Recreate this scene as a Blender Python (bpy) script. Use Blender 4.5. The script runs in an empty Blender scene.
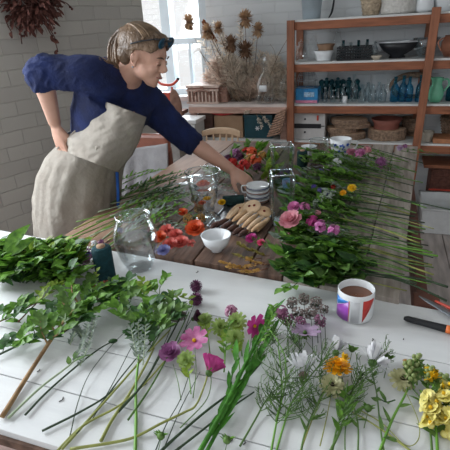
import bpy, bmesh, math, random
from mathutils import Vector as V, Matrix
rnd = random.Random(7)
col = bpy.context.scene.collection
PI = math.pi
# ------------------------------------------------------------------ camera
CH, YAW, PIT, ROLL, FPX = 1.48, math.radians(20), math.radians(23.7), math.radians(3.3), 450.0
CF = V((-math.sin(YAW)*math.cos(PIT), math.cos(YAW)*math.cos(PIT), -math.sin(PIT)))
R0 = V((math.cos(YAW), math.sin(YAW), 0)); U0 = R0.cross(CF)
CR = R0*math.cos(ROLL) - U0*math.sin(ROLL); CU = R0*math.sin(ROLL) + U0*math.cos(ROLL)
cam_d = bpy.data.cameras.new('camera'); cam = bpy.data.objects.new('camera', cam_d); col.objects.link(cam)
cam_d.sensor_fit = 'HORIZONTAL'; cam_d.angle = 2*math.atan(225/FPX); cam_d.clip_start = 0.02
cam.matrix_world = Matrix(((CR.x, CU.x, -CF.x, 0), (CR.y, CU.y, -CF.y, 0), (CR.z, CU.z, -CF.z, CH), (0, 0, 0, 1)))
bpy.context.scene.camera = cam
def ray(px, py): return CF + CR*((px-225)/FPX) - CU*((py-225)/FPX)
def onZ(px, py, z): d = ray(px, py); t = (z-CH)/d.z; return V((d.x*t, d.y*t, z))
def onY(px, py, y): d = ray(px, py); t = y/d.y; return V((d.x*t, y, CH+d.z*t))
TB, TT = 0.76, 0.775          # tops of the white board and of the long table
def W(px, py, h=0.0):         # a measured spot on the tables, h above the top
    p = onZ(px, py, TB+h)
    return p if p.y < 1.2 else onZ(px, py, TT+h)
# ------------------------------------------------------------------ materials
MC = {}
def mat(name, c, rough=.6, var=.15, scale=30, bump=0., bscale=None, metal=0, stretch=None, spec=.4, c2=None, sub=0, sheen=0):
    if name in MC: return MC[name]
    m = bpy.data.materials.new(name); m.use_nodes = True; nt = m.node_tree; N = nt.nodes; L = nt.links
    b = N['Principled BSDF']; b.inputs['Roughness'].default_value = rough; b.inputs['Metallic'].default_value = metal
    b.inputs['Specular IOR Level'].default_value = spec
    if sub: b.inputs['Subsurface Weight'].default_value = sub; b.inputs['Subsurface Radius'].default_value = (.02, .008, .005)
    if sheen: b.inputs['Sheen Weight'].default_value = sheen
    tc = N.new('ShaderNodeTexCoord'); mp = N.new('ShaderNodeMapping'); L.new(tc.outputs['Object'], mp.inputs[0])
    if stretch: mp.inputs['Scale'].default_value = stretch
    nz = N.new('ShaderNodeTexNoise'); nz.inputs['Scale'].default_value = scale; nz.inputs['Detail'].default_value = 4
    L.new(mp.outputs[0], nz.inputs['Vector'])
    cr = N.new('ShaderNodeValToRGB'); cr.color_ramp.elements[0].position = .3; cr.color_ramp.elements[1].position = .7
    a = [max(0, x*(1-var)) for x in c]; d = [min(1, x*(1+var)) for x in c] if c2 is None else c2
    cr.color_ramp.elements[0].color = (*a, 1); cr.color_ramp.elements[1].color = (*d, 1)
    L.new(nz.outputs['Fac'], cr.inputs[0]); L.new(cr.outputs[0], b.inputs['Base Color'])
    if bump:
        bp = N.new('ShaderNodeBump'); bp.inputs['Strength'].default_value = bump; bp.inputs['Distance'].default_value = .01
        n2 = N.new('ShaderNodeTexNoise'); n2.inputs['Scale'].default_value = bscale or scale; n2.inputs['Detail'].default_value = 3
        L.new(mp.outputs[0], n2.inputs['Vector']); L.new(n2.outputs['Fac'], bp.inputs['Height']); L.new(bp.outputs[0], b.inputs['Normal'])
    MC[name] = m; return m
def leafmat(name, c, c2=None, rough=.5, tr=.35):
    if name in MC: return MC[name]
    m = mat(name, c, rough, .25, 60, c2=c2); nt = m.node_tree; N = nt.nodes; L = nt.links
    b = N['Principled BSDF']; out = N['Material Output']
    t = N.new('ShaderNodeBsdfTranslucent'); mx = N.new('ShaderNodeMixShader'); mx.inputs[0].default_value = tr
    src = b.inputs['Base Color'].links[0].from_socket; L.new(src, t.inputs[0])
    L.new(b.outputs[0], mx.inputs[1]); L.new(t.outputs[0], mx.inputs[2]); L.new(mx.outputs[0], out.inputs[0]); return m
def glassmat(name, tint=(.975, .985, .985), edge=.38, refl=(.9, .93, .95)):
    if name in MC: return MC[name]
    m = bpy.data.materials.new(name); m.use_nodes = True; nt = m.node_tree; N = nt.nodes; L = nt.links
    N.remove(N['Principled BSDF']); out = N['Material Output']
    t = N.new('ShaderNodeBsdfTransparent'); t.inputs[0].default_value = (*tint, 1)
    g = N.new('ShaderNodeBsdfGlossy'); g.inputs['Roughness'].default_value = .03; g.inputs['Color'].default_value = (*refl, 1)
    lw = N.new('ShaderNodeLayerWeight'); lw.inputs['Blend'].default_value = .35
    ma = N.new('ShaderNodeMath'); ma.operation = 'MULTIPLY_ADD'; ma.inputs[1].default_value = edge; ma.inputs[2].default_value = .05
    L.new(lw.outputs['Facing'], ma.inputs[0])
    mx = N.new('ShaderNodeMixShader'); L.new(ma.outputs[0], mx.inputs[0]); L.new(t.outputs[0], mx.inputs[1]); L.new(g.outputs[0], mx.inputs[2])
    L.new(mx.outputs[0], out.inputs[0]); MC[name] = m; return m
def brickmat(name, c1, c2, mort, bw=.225, bh=.083, bump=.6, plane='xz', rough=.85, dirt=(.2, .15, .11)):
    m = bpy.data.materials.new(name); m.use_nodes = True; nt = m.node_tree; N = nt.nodes; L = nt.links; b = N['Principled BSDF']
    b.inputs['Roughness'].default_value = rough
    tc = N.new('ShaderNodeTexCoord'); sp = N.new('ShaderNodeSeparateXYZ'); cb = N.new('ShaderNodeCombineXYZ'); L.new(tc.outputs['Object'], sp.inputs[0])
    L.new(sp.outputs[0 if plane[0] == 'x' else 1], cb.inputs[0]); L.new(sp.outputs[2 if plane[1] == 'z' else 1], cb.inputs[1])
    nz = N.new('ShaderNodeTexNoise'); nz.inputs['Scale'].default_value = 5; nz.inputs['Detail'].default_value = 5; L.new(tc.outputs['Object'], nz.inputs['Vector'])
    ad = N.new('ShaderNodeMixRGB'); ad.blend_type = 'ADD'; ad.inputs[0].default_value = .022; L.new(cb.outputs[0], ad.inputs[1]); L.new(nz.outputs['Color'], ad.inputs[2])
    br = N.new('ShaderNodeTexBrick'); br.inputs['Scale'].default_value = 1; br.inputs['Brick Width'].default_value = bw; br.inputs['Row Height'].default_value = bh
    br.inputs['Mortar Size'].default_value = .004; br.inputs['Mortar Smooth'].default_value = .6
    br.inputs['Color1'].default_value = (*c1, 1); br.inputs['Color2'].default_value = (*c2, 1); br.inputs['Mortar'].default_value = (*mort, 1)
    L.new(ad.outputs[0], br.inputs['Vector'])
    n2 = N.new('ShaderNodeTexNoise'); n2.inputs['Scale'].default_value = 3.2; n2.inputs['Detail'].default_value = 6; n2.inputs['Roughness'].default_value = .7
    L.new(tc.outputs['Object'], n2.inputs['Vector'])
    cr = N.new('ShaderNodeValToRGB'); cr.color_ramp.elements[0].position = .62; cr.color_ramp.elements[1].position = .72
    cr.color_ramp.elements[0].color = (0, 0, 0, 1); cr.color_ramp.elements[1].color = (.6, .6, .6, 1); L.new(n2.outputs['Fac'], cr.inputs[0])
    mx = N.new('ShaderNodeMixRGB'); L.new(cr.outputs[0], mx.inputs[0]); L.new(br.outputs['Color'], mx.inputs[1]); mx.inputs[2].default_value = (*dirt, 1)
    L.new(mx.outputs[0], b.inputs['Base Color'])
    bp = N.new('ShaderNodeBump'); bp.inputs['Strength'].default_value = bump; bp.inputs['Distance'].default_value = .012; bp.invert = True
    n3 = N.new('ShaderNodeTexNoise'); n3.inputs['Scale'].default_value = 25; L.new(tc.outputs['Object'], n3.inputs['Vector'])
    mm = N.new('ShaderNodeMath'); mm.operation = 'MULTIPLY_ADD'; mm.inputs[1].default_value = .35; L.new(n3.outputs['Fac'], mm.inputs[0]); L.new(br.outputs['Fac'], mm.inputs[2])
    L.new(mm.outputs[0], bp.inputs['Height']); L.new(bp.outputs[0], b.inputs['Normal']); return m
# ------------------------------------------------------------------ mesh builder
def catmull(P, n=5):
    P = [V(p) for p in P]
    if len(P) < 3: return [P[0].lerp(P[1], i/n) for i in range(n+1)]
    Q = [P[0]*2-P[1]]+P+[P[-1]*2-P[-2]]; out = []
    for i in range(1, len(Q)-2):
        a, b, c, d = Q[i-1], Q[i], Q[i+1], Q[i+2]
        for k in range(n):
            t = k/n; out.append(.5*((2*b)+(c-a)*t+(2*a-5*b+4*c-d)*t*t+(3*b-a-3*c+d)*t**3))
    return out+[P[-1]]
def frame(d):
    d = d.normalized(); a = V((0, 0, 1)) if abs(d.z) < .9 else V((1, 0, 0)); s = d.cross(a).normalized(); return d, s, s.cross(d)
class MB:
    def __init__(s): s.v = []; s.f = []
    def add(s, vs, fs): k = len(s.v); s.v += [V(p) for p in vs]; s.f += [tuple(i+k for i in f) for f in fs]; return s
    def box(s, c, size, rz=0, ax=None):
        hx, hy, hz = [q/2 for q in size]; R = Matrix.Rotation(rz, 3, 'Z') if ax is None else ax
        vs = [V(c)+R@V((x*hx, y*hy, z*hz)) for x in (-1, 1) for y in (-1, 1) for z in (-1, 1)]
        return s.add(vs, [(0, 1, 3, 2), (4, 6, 7, 5), (0, 4, 5, 1), (2, 3, 7, 6), (0, 2, 6, 4), (1, 5, 7, 3)])
    def bar(s, a, b, w, h):
        a = V(a); b = V(b); d, sd, up = frame(b-a); vs = [p+sd*x*w/2+up*y*h/2 for p in (a, b) for x, y in ((-1, -1), (1, -1), (1, 1), (-1, 1))]
        return s.add(vs, [(3, 2, 1, 0), (4, 5, 6, 7), (0, 1, 5, 4), (1, 2, 6, 5), (2, 3, 7, 6), (3, 0, 4, 7)])
    def tube(s, P, r, n=6, seg=5, smooth=True):
        P = catmull(P, seg) if smooth else [V(p) for p in P]; m = len(P)
        rr = r if callable(r) else ((lambda t: r) if not isinstance(r, (list, tuple)) else (lambda t: interp(r, t)))
        vs = []; fs = []; pd = None
        for i, p in enumerate(P):
            d = (P[min(i+1, m-1)]-P[max(i-1, 0)]).normalized()
            if pd is None: _, sd, _u = frame(d)
            else: sd = (sd-d*sd.dot(d)).normalized()
            pd = d; up = sd.cross(d); q = rr(i/(m-1)); qa, qb = q if isinstance(q, (tuple, list)) else (q, q)
            for k in range(n): a = 2*PI*k/n; vs.append(p+sd*math.cos(a)*qa+up*math.sin(a)*qb)
        for i in range(m-1):
            for k in range(n): fs.append((i*n+k, i*n+(k+1) % n, (i+1)*n+(k+1) % n, (i+1)*n+k))
        fs.append(tuple(range(n))[::-1]); fs.append(tuple((m-1)*n+k for k in range(n)))
        return s.add(vs, fs)
    def lathe(s, c, prof, n=24, cap=True, ax=None, sx=1, sy=1):
        vs = []; fs = []; m = len(prof); R = ax or Matrix.Identity(3)
        for r, z in prof:
            for k in range(n): a = 2*PI*k/n; vs.append(V(c)+R@V((r*math.cos(a)*sx, r*math.sin(a)*sy, z)))
        for i in range(m-1):
            for k in range(n): fs.append((i*n+k, i*n+(k+1) % n, (i+1)*n+(k+1) % n, (i+1)*n+k))
        if cap: fs.append(tuple(range(n))[::-1]); fs.append(tuple((m-1)*n+k for k in range(n)))
        return s.add(vs, fs)
    def ball(s, c, r, n=8, ax=None):
        r = r if isinstance(r, (tuple, list)) else (r, r, r); R = ax or Matrix.Identity(3); h = max(3, n//2); vs = [V(c)+R@V((0, 0, -r[2]))]; fs = []
        for i in range(1, h):
            t = -PI/2+PI*i/h
            for k in range(n): a = 2*PI*k/n; vs.append(V(c)+R@V((r[0]*math.cos(t)*math.cos(a), r[1]*math.cos(t)*math.sin(a), r[2]*math.sin(t))))
        vs.append(V(c)+R@V((0, 0, r[2])))
        for k in range(n): fs.append((0, 1+(k+1) % n, 1+k))
        for i in range(h-2):
            for k in range(n): fs.append((1+i*n+k, 1+i*n+(k+1) % n, 1+(i+1)*n+(k+1) % n, 1+(i+1)*n+k))
        e = len(vs)-1
        for k in range(n): fs.append((e, 1+(h-2)*n+k, 1+(h-2)*n+(k+1) % n))
        return s.add(vs, fs)
    def leaf(s, o, d, up, L, w, curl=.3, fold=.25, prof=(.0, .7, 1, .75, 0), notch=0):
        o = V(o); d = V(d).normalized(); sd = d.cross(V(up))
        if sd.length < 1e-4: sd = d.cross(V((1, 0, .2)))
        sd.normalize(); u = sd.cross(d); n = len(prof); vs = []; fs = []
        for i, q in enumerate(prof):
            t = i/(n-1); c = o+d*(L*t*(1-.25*curl*t))-u*(curl*L*t*t*.6)
            hw = w/2*max(q, .06); vs += [c-sd*hw+u*hw*fold+d*(notch if i == n-1 else 0), c, c+sd*hw+u*hw*fold+d*(notch if i == n-1 else 0)]
        for i in range(n-1):
            k = i*3; fs += [(k, k+1, k+4, k+3), (k+1, k+2, k+5, k+4)]
        return s.add(vs, fs)
    def build(s, name, m, parent=None, smooth=True, org=None, bevel=0, solid=0):
        me = bpy.data.meshes.new(name); o = bpy.data.objects.new(name, me)
        base = parent_loc(parent) if parent is not None else (V(org) if org is not None else V((0, 0, 0)))
        me.from_pydata([tuple(v-base) for v in s.v], [], s.f); me.update()
        if smooth:
            me.polygons.foreach_set('use_smooth', [True]*len(me.polygons))
        me.materials.append(m); col.objects.link(o)
        if parent is not None: o.parent = parent
        elif org is not None: o.location = org
        if bevel: bv = o.modifiers.new('b', 'BEVEL'); bv.width = bevel; bv.segments = 2; bv.limit_method = 'ANGLE'
        if solid: sm = o.modifiers.new('s', 'SOLIDIFY'); sm.thickness = solid; sm.offset = 0
        return o
def parent_loc(p):
    l = V((0, 0, 0))
    while p is not None: l = l+p.location; p = p.parent
    return l
def interp(r, t):
    x = t*(len(r)-1); i = min(int(x), len(r)-2); f = x-i; a, b = r[i], r[i+1]
    if isinstance(a, (tuple, list)): return (a[0]+(b[0]-a[0])*f, a[1]+(b[1]-a[1])*f)
    return a+(b-a)*f
def tag(o, label, cat, group=None):
    o['label'] = label; o['category'] = cat
    if group: o['group'] = group
    return o
def thing(name, label, cat, loc=(0, 0, 0), group=None):
    o = bpy.data.objects.new(name, None); o.empty_display_size = .02; col.objects.link(o); o.location = loc; return tag(o, label, cat, group)
def struct(o): o['kind'] = 'structure'; return o
def copy_tree(o, loc, rz=0, label=None, sc=1):
    c = o.copy(); col.objects.link(c); c.location = loc; c.rotation_euler = (0, 0, rz); c.scale = (sc, sc, sc)
    if label: c['label'] = label
    for ch in list(o.children):
        d = ch.copy(); col.objects.link(d); d.parent = c
        for g in list(ch.children): e = g.copy(); col.objects.link(e); e.parent = d
    return c
def rd(a, b): return rnd.uniform(a, b)
# --- palette
wood_red = mat('red stained timber', (.27, .095, .045), .55, .3, 6, .25, 30, stretch=(1, 8, 8))
wood_post = mat('red stained post', (.27, .1, .05), .55, .3, 6, .25, 30, stretch=(8, 8, 1))
white_paint = mat('chipped white paint', (.62, .63, .62), .45, .05, 9)
pink_wood = mat('pinkish bench timber', (.48, .3, .24), .6, .25, 8, .2, stretch=(1, 8, 8))
pale_wood = mat('pale chair wood', (.6, .42, .28), .5, .12, 12)
clear = glassmat('clear glass'); blue_glass = glassmat('blue glass', (.2, .6, .78), .5, (.4, .75, .95)); grey_glass = glassmat('smoky glass', (.84, .9, .92), .7)
teal_glass = glassmat('teal glass', (.22, .46, .5), .45, (.3, .5, .55))
white_cer = mat('white glazed ceramic', (.72, .74, .76), .2, .03, 5); black_pl = mat('black plastic', (.012, .013, .016), .4, .2, 20)
card = mat('brown cardboard', (.33, .21, .13), .8, .12, 10); teal_pl = mat('dark teal plastic', (.012, .06, .08), .4, .2, 10)
metal = mat('grey steel', (.4, .42, .45), .3, .1, 20, metal=.9); bark = mat('dark bark', (.24, .16, .11), .9, .5, 60, .6); cutwood = mat('pale cut wood', (.58, .4, .27), .7, .2, 18)
rust = mat('terracotta', (.22, .075, .055), .7, .2, 10); redp = mat('red painted metal', (.5, .06, .035), .4, .1, 10)
# ------------------------------------------------------------------ room
YW = 4.0
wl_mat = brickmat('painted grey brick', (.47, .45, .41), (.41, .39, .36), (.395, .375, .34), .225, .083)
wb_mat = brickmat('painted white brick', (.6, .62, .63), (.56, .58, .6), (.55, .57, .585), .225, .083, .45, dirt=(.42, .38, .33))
PJ = onY(205, 0, YW).x; PL = -2.6; SZ, TZ = .93, 2.35
def wall(name, pieces, m, th=.2):
    b = MB()
    for x0, x1, z0, z1 in pieces: b.box(((x0+x1)/2, YW+th/2, (z0+z1)/2), (x1-x0, th, z1-z0))
    return struct(b.build(name, m, smooth=False))
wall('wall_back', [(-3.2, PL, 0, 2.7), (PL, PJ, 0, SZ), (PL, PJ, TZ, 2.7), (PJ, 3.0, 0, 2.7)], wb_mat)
# left wall, slightly splayed, with a window nearer the camera
LW0 = V((-1.70, 3.2, 0)); LD = V((-math.sin(math.radians(17)), -math.cos(math.radians(17)), 0)); LN = V((LD.y, -LD.x, 0))  # LN points outside
lang = math.atan2(LD.y, LD.x)
def lwall(name, pieces, m, th=.25):
    b = MB()
    for s0, s1, z0, z1 in pieces: b.box(((s0+s1)/2, -th/2, (z0+z1)/2), (s1-s0, th, z1-z0))
    o = b.build(name, m, smooth=False); o.location = LW0; o.rotation_euler = (0, 0, lang); return struct(o)
inward = LD.cross(V((0, 0, 1)))
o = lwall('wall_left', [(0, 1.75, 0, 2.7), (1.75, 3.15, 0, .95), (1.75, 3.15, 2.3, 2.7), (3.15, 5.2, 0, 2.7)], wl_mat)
# left window frame
ax = Matrix.Rotation(lang, 3, 'Z')
wf = MB()
for s, z, ws, hz in ((1.77, 1.62, .06, 1.35), (3.13, 1.62, .06, 1.35), (2.45, 1.62, .05, 1.35), (2.45, .97, 1.4, .06), (2.45, 2.28, 1.4, .06), (2.45, 1.65, 1.4, .04)):
    wf.box(LW0+ax@V((s, -.12, z)), (ws, .07, hz), ax=ax)
w2 = struct(wf.build('window_2', white_paint, smooth=False))
g = MB().box(LW0+ax@V((2.45, -.14, 1.62)), (1.36, .005, 1.3), ax=ax).build('pane', glassmat('window pane', (.97, .98, .98), .2), w2, smooth=False)
# back window
wp = mat('window paint', (.5, .56, .6), .5, .06, 8)
xm = onY(165, 0, YW+.05).x; zr = onY(185, 41, YW+.05).z
f = MB()
for x, w in ((PL+.03, .06), (xm, .085), (PJ-.035, .07)): f.box((x, YW+.06, (SZ+TZ)/2), (w, .1, TZ-SZ))
f.box(((PL+PJ)/2, YW+.06, SZ+.02), (PJ-PL, .16, .05)); f.box(((PL+PJ)/2, YW+.06, TZ-.03), (PJ-PL, .1, .06)); f.box(((PL+PJ)/2, YW+.06, zr), (PJ-PL, .07, .05))
f.box(((xm+PJ)/2, YW+.07, (SZ+zr)/2), (.025, .04, zr-SZ))
w1 = struct(f.build('window_1', wp, smooth=False))
MB().box(((PL+PJ)/2, YW+.08, (SZ+TZ)/2), (PJ-PL-.04, .005, TZ-SZ-.04)).build('pane', MC['window pane'], w1, smooth=False)
s = MB().box(((PL+PJ)/2-.0, YW-.07, SZ-.02), (PJ-PL+.06, .2, .04)); struct(s.build('trim_1', white_paint, smooth=False))
ot = MB().box((-3.6, 7.5, 1.35), (4.0, .3, 2.7)); oo = ot.build('neighbouring_wall', brickmat('pale outside brick', (.9, .84, .8), (.93, .89, .86), (.95, .94, .93)), smooth=False)
tag(oo, 'pale brick wall of the building outside the back window', 'wall')
# floor & ceiling
fl = MB().box((0, 1.9, -.06), (5.8, 5.6, .03))  # base slab added under the boards to stop sky light through the gaps
for i in range(-18, 18):
    fl.box((i*.16+.08, 1.9, -.02), (.155, 5.6, .04))
fm = mat('whitewashed floorboards', (.5, .44, .41), .8, .3, 5, .3, 30, stretch=(5, .8, 1), c2=(.62, .56, .53))
struct(fl.build('floor', fm, smooth=False, bevel=.003))
pv = brickmat('old brick paving', (.34, .22, .19), (.42, .3, .27), (.2, .15, .12), .22, .11, 1.0, 'xy')
MB2 = MB().box((-1.3, .55, .012), (1.6, 1.5, .024)); struct(MB2.build('trim_2', pv, smooth=False))
struct(MB().box((0, 1.2, 2.75), (6.4, 6.0, .1)).build('ceiling', mat('ceiling paint', (.7, .7, .68), .9, .04, 3), smooth=False))
struct(MB().box((2.9, 1.4, 1.35), (.2, 5.6, 2.7)).build('wall_right', mat('right wall paint', (.55, .55, .55), .9, .04, 3), smooth=False))
# ------------------------------------------------------------------ lights and world
wd = bpy.data.worlds.new('sky'); bpy.context.scene.world = wd; wd.use_nodes = True
bg = wd.node_tree.nodes['Background']; bg.inputs[0].default_value = (.95, .97, 1, 1); bg.inputs[1].default_value = .55
def area(name, loc, to, w, h, e, c):
    d = bpy.data.lights.new(name, 'AREA'); d.shape = 'RECTANGLE'; d.size = w; d.size_y = h; d.energy = e; d.color = c
    o = bpy.data.objects.new(name, d); col.objects.link(o); o.location = loc; o.rotation_euler = (V(to)-V(loc)).to_track_quat('-Z', 'Y').to_euler(); return o
wc = LW0+ax@V((2.45, -.30, 1.75))
area('left_window_daylight', wc, (-.4, 1.2, .7), 1.3, 1.2, 60, (.9, .95, 1))
area('back_window_daylight', (-1.95, YW+.35, 1.75), (-.9, 1.6, .8), .95, 1.3, 40, (.88, .94, 1))
vs_ = bpy.context.scene.view_settings; vs_.view_transform = 'Standard'; vs_.look = 'None'; vs_.gamma = 1; vs_.use_curve_mapping = False; vs_.exposure = .97
# ================================================================== shelving, bench and what stands there
YF = 3.6                                   # front face of the shelving
def sz(py, px=350): return onY(px, py, YF).z
Z1, Z2, Z3, Z4 = 1.50, 1.205, .895, .605   # shelf tops
SH = thing('shelving_unit', 'tall red-brown timber shelving unit with white shelf tops along the back wall', 'shelf', (-.15, YF, 0))
XR = 1.35
for z, x0 in ((Z1, -.70), (Z2, -.70), (Z3, -.70), (Z4, -.70)):
    sh = MB().box(((x0+XR)/2, YF+.2, z-.012), (XR-x0, .38, .024)).build('shelf', white_paint, SH, smooth=False, bevel=.002)
    MB().box(((x0+XR)/2, YF+.012, z-.042), (XR-x0, .03, .056)).build('front_rail', wood_red, SH, smooth=False, bevel=.003)
    MB().box(((x0+XR)/2, YF+.36, z-.045), (XR-x0, .03, .06)).build('rear_rail', wood_red, SH, smooth=False)
def post(a, b_, w=.055):
    MB().bar(a, b_, .035, w).build('post', wood_post, SH, smooth=False, bevel=.003)
post((-.695, YF-.02, 0), (-.70, YF-.02, Z1+.0))
post((-.695, YF+.37, 0), (-.70, YF+.37, Z1+.0))
pa = onY(437, 7, YF-.02); pb = onY(415, 155, YF-.02); dd = (pb-pa)/(pa.z-pb.z); pb = pa+dd*pa.z
post(pb, pa); post(pb+V((0, .39, 0)), pa+V((0, .39, 0)))
post((1.3, YF-.02, 0), (1.3, YF-.02, Z1)); post((1.3, YF+.37, 0), (1.3, YF+.37, Z1))
# bench left of the shelving
BN = thing('side_bench', 'pinkish timber bench with a lower shelf under the dried flowers', 'bench', (-1.1, YF, 0))
xb0 = onY(189, 104, YF).x; xb1 = -.73
MB().box(((xb0+xb1)/2, YF+.19, Z3-.02), (xb1-xb0, .4, .04)).build('bench_top', mat('bench top paint', (.62, .55, .52), .5, .1, 8), BN, smooth=False, bevel=.003)
MB().box(((xb0+xb1)/2, YF-.005, Z3-.045), (xb1-xb0, .03, .05)).build('front_rail', pink_wood, BN, smooth=False, bevel=.003)
MB().box(((xb0+xb1)/2, YF+.19, .598), (xb1-xb0, .4, .03)).build('lower_shelf', white_paint, BN, smooth=False)
MB().box(((xb0+xb1)/2, YF-.005, .565), (xb1-xb0, .03, .06)).build('front_rail', pink_wood, BN, smooth=False, bevel=.003)
for x in (xb0+.03, xb1-.03):
    for y in (YF+.02, YF+.36): MB().box((x, y, .42), (.05, .04, .84)).build('leg', pink_wood, BN, smooth=False)
def sx(px, py, y=YF+.12): return onY(px, py, y).x
def wpx(n, y=YF+.12): return n*.0091*(y/3.72)      # width of n pixels at depth y (slant corrected)
def bottle(name, label, px, z, H, R, m, group=None, y=YF+.12, cork=None, py=100, prof=None):
    x = sx(px, py, y); t = thing(name, label, 'bottle', (x, y, z), group)
    p = prof or [(R*.9, 0), (R, .01), (R, H*.5), (R*.85, H*.6), (R*.38, H*.74), (R*.33, H*.93), (R*.42, H*.94), (R*.42, H)]
    MB().lathe((x, y, z+.001), p, 14).build('body', m, t)
    if cork: MB().lathe((x, y, z+H*.99), [(R*.4, 0), (R*.45, H*.07), (R*.2, H*.12)], 10).build('stopper', cork, t)
    return t
def bowl(name, label, cat, c, R, H, m, foot=.5, th=.005, group=None, n=28):
    t = MB().lathe(c, [(R*foot, 0), (R*foot, H*.08), (R*.8, H*.45), (R, H), (R-th, H), (R*.78-th, H*.5), (R*foot*.8, H*.16), (.001, H*.14)], n).build(name, m, None, org=c)
    return tag(t, label, cat, group)
# --- shelf 1 (top) : cut by the frame
x, y = sx(311, 15), YF+.15
t = thing('metal_bucket', 'pale grey metal bucket at left end of the top shelf', 'bucket', (x, y, Z1))
MB().lathe((x, y, Z1+.001), [(.065, 0), (.085, .22), (.09, .22), (.09, .23), (.08, .23), (.06, .01), (.001, .008)], 24).build('body', mat('galvanised', (.5, .58, .64), .4, .1, 9, metal=.3), t)
MB().tube([(x-.085, y, Z1+.2), (x, y-.02, Z1+.3), (x+.085, y, Z1+.2)], .003).build('handle', metal, t)
x = sx(331, 8); tag(MB().tube([(x-.03, YF+.25, Z1+.002), (x, YF+.2, Z1+.05), (x+.012, YF+.18, Z1+.15), (x-.01, YF+.18, Z1+.26)], [.004, .009, .007, .003]).build('curved_tool', black_pl, org=(x, YF+.2, Z1)), 'black curved handle on the top shelf right of the metal bucket', 'tool')
wick = mat('cream wicker', (.45, .36, .26), .8, .3, 60, .6)
def basket(name, label, c, r0, r1, H, m, n=16, hoops=7):
    t = thing(name, label, 'basket', c); c = V(c)
    MB().lathe(c+V((0, 0, .002)), [(r0, 0), (r1, H), (r1-.008, H), (r0-.008, .006), (.001, .006)], 20).build('body', m, t)
    w = MB()
    for k in range(hoops):
        q = (k+.5)/hoops; r = r0+(r1-r0)*q
        w.tube([c+V((r*math.cos(a)*(1.02), r*math.sin(a)*1.02, H*q+.003*math.sin(a*8))) for a in [2*PI*i/24 for i in range(25)]], .004, 4, 1)
    w.build('weave', m, t); return t
basket('woven_basket', 'cream zigzag woven basket on top shelf above black crate', (sx(371, 8), YF+.14, Z1), .055, .085, .16, wick)
x = sx(398, 8); tag(MB().lathe((x, YF+.16, Z1+.002), [(.11, 0), (.125, .02), (.118, .07), (.128, .1), (.12, .16), (.1, .16), (.09, .02)], 26).build('white_planter', mat('knitted white', (.6, .58, .55), .8, .12, 50, 1.2, 60), org=(x, YF+.16, Z1)), 'bumpy white planter on the top shelf, cut off by the frame', 'planter')
x = sx(424, 8); tag(MB().lathe((x, YF+.16, Z1+.002), [(.05, 0), (.07, .02), (.045, .18), (.04, .18), (.05, .02)], 18).build('white_vase', white_cer, org=(x, YF+.16, Z1)), 'smooth white vase beside the leaning post on the top shelf', 'vase')
x = sx(445, 5, YF+.2); tag(MB().lathe((x, YF+.2, Z1+.002), [(.06, 0), (.09, .1), (.08, .2), (.07, .2), (.05, .02)], 18).build('large_jar', white_cer, org=(x, YF+.2, Z1)), 'pale jar at far right end of the top shelf', 'jar')
# --- shelf 2
def dome(px, label, R, H, z, py=55, y=YF+.14, name='glass_jar'):
    x = sx(px, py, y); t = thing(name, label, 'jar', (x, y, z))
    MB().lathe((x, y, z+.001), [(R*.8, 0), (R, H*.1), (R, H*.6), (R*.7, H*.85), (R*.5, H*.88), (R*.52, H)], 20).build('body', clear, t)
    MB().lathe((x, y, z+H), [(R*.5, 0), (R*.5, .01), (R*.12, .015), (R*.15, .03)], 16).build('lid', clear, t)
dome(301, 'round clear glass jar at left end of second shelf', .045, .13, Z2)
dome(313, 'clear glass jar left of the stacked white and brown bowls', .05, .15, Z2, y=YF+.2)
dome(337, 'tall clear glass jar behind the stacked bowls', .04, .19, Z2, y=YF+.27)
x = sx(324, 60); bowl('white_bowl', 'white bowl under a brown bowl on the second shelf', 'bowl', (x, YF+.12, Z2+.001), .078, .072, white_cer, .7)
bowl('brown_bowl', 'brown bowl stacked on white bowl on the second shelf', 'bowl', (x+.01, YF+.12, Z2+.074), .07, .045, mat('brown glaze', (.25, .15, .09), .5), .8)
# black crate
x0, x1 = sx(338, 58), sx(371, 57); cx = (x0+x1)/2; yc = YF+.13
t = thing('plastic_crate', 'black slatted plastic crate filled with small bottles on second shelf', 'crate', (cx, yc, Z2)); b = MB(); w_, d_, h_ = x1-x0, .2, .095
b.box((cx, yc, Z2+.006), (w_, d_, .01))
for k in range(5):
    zz = Z2+.012+k*.0195
    for s in (-1, 1): b.box((cx, yc+s*d_/2, zz), (w_, .006, .009)); b.box((cx+s*w_/2, yc, zz), (.006, d_, .009))
for k in range(13):
    for s in (-1, 1): b.box((x0+w_*k/12, yc+s*d_/2, Z2+.05), (.006, .006, .09))
b.build('body', black_pl, t, smooth=False)
for k in range(10):
    xx = x0+.03+(k % 5)*.058; yy = yc-.045+(k//5)*.09
    tag(MB().lathe((xx, yy, Z2+.013), [(.022, 0), (.022, .06), (.01, .075), (.01, .1+.012*(k % 3)), (.001, .11)], 10).build('small_bottle', [grey_glass, clear, teal_glass][k % 3], org=(xx, yy, Z2+.01)), 'small glass bottle standing in the black plastic crate', 'bottle', 'bottles in the black crate')
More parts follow.
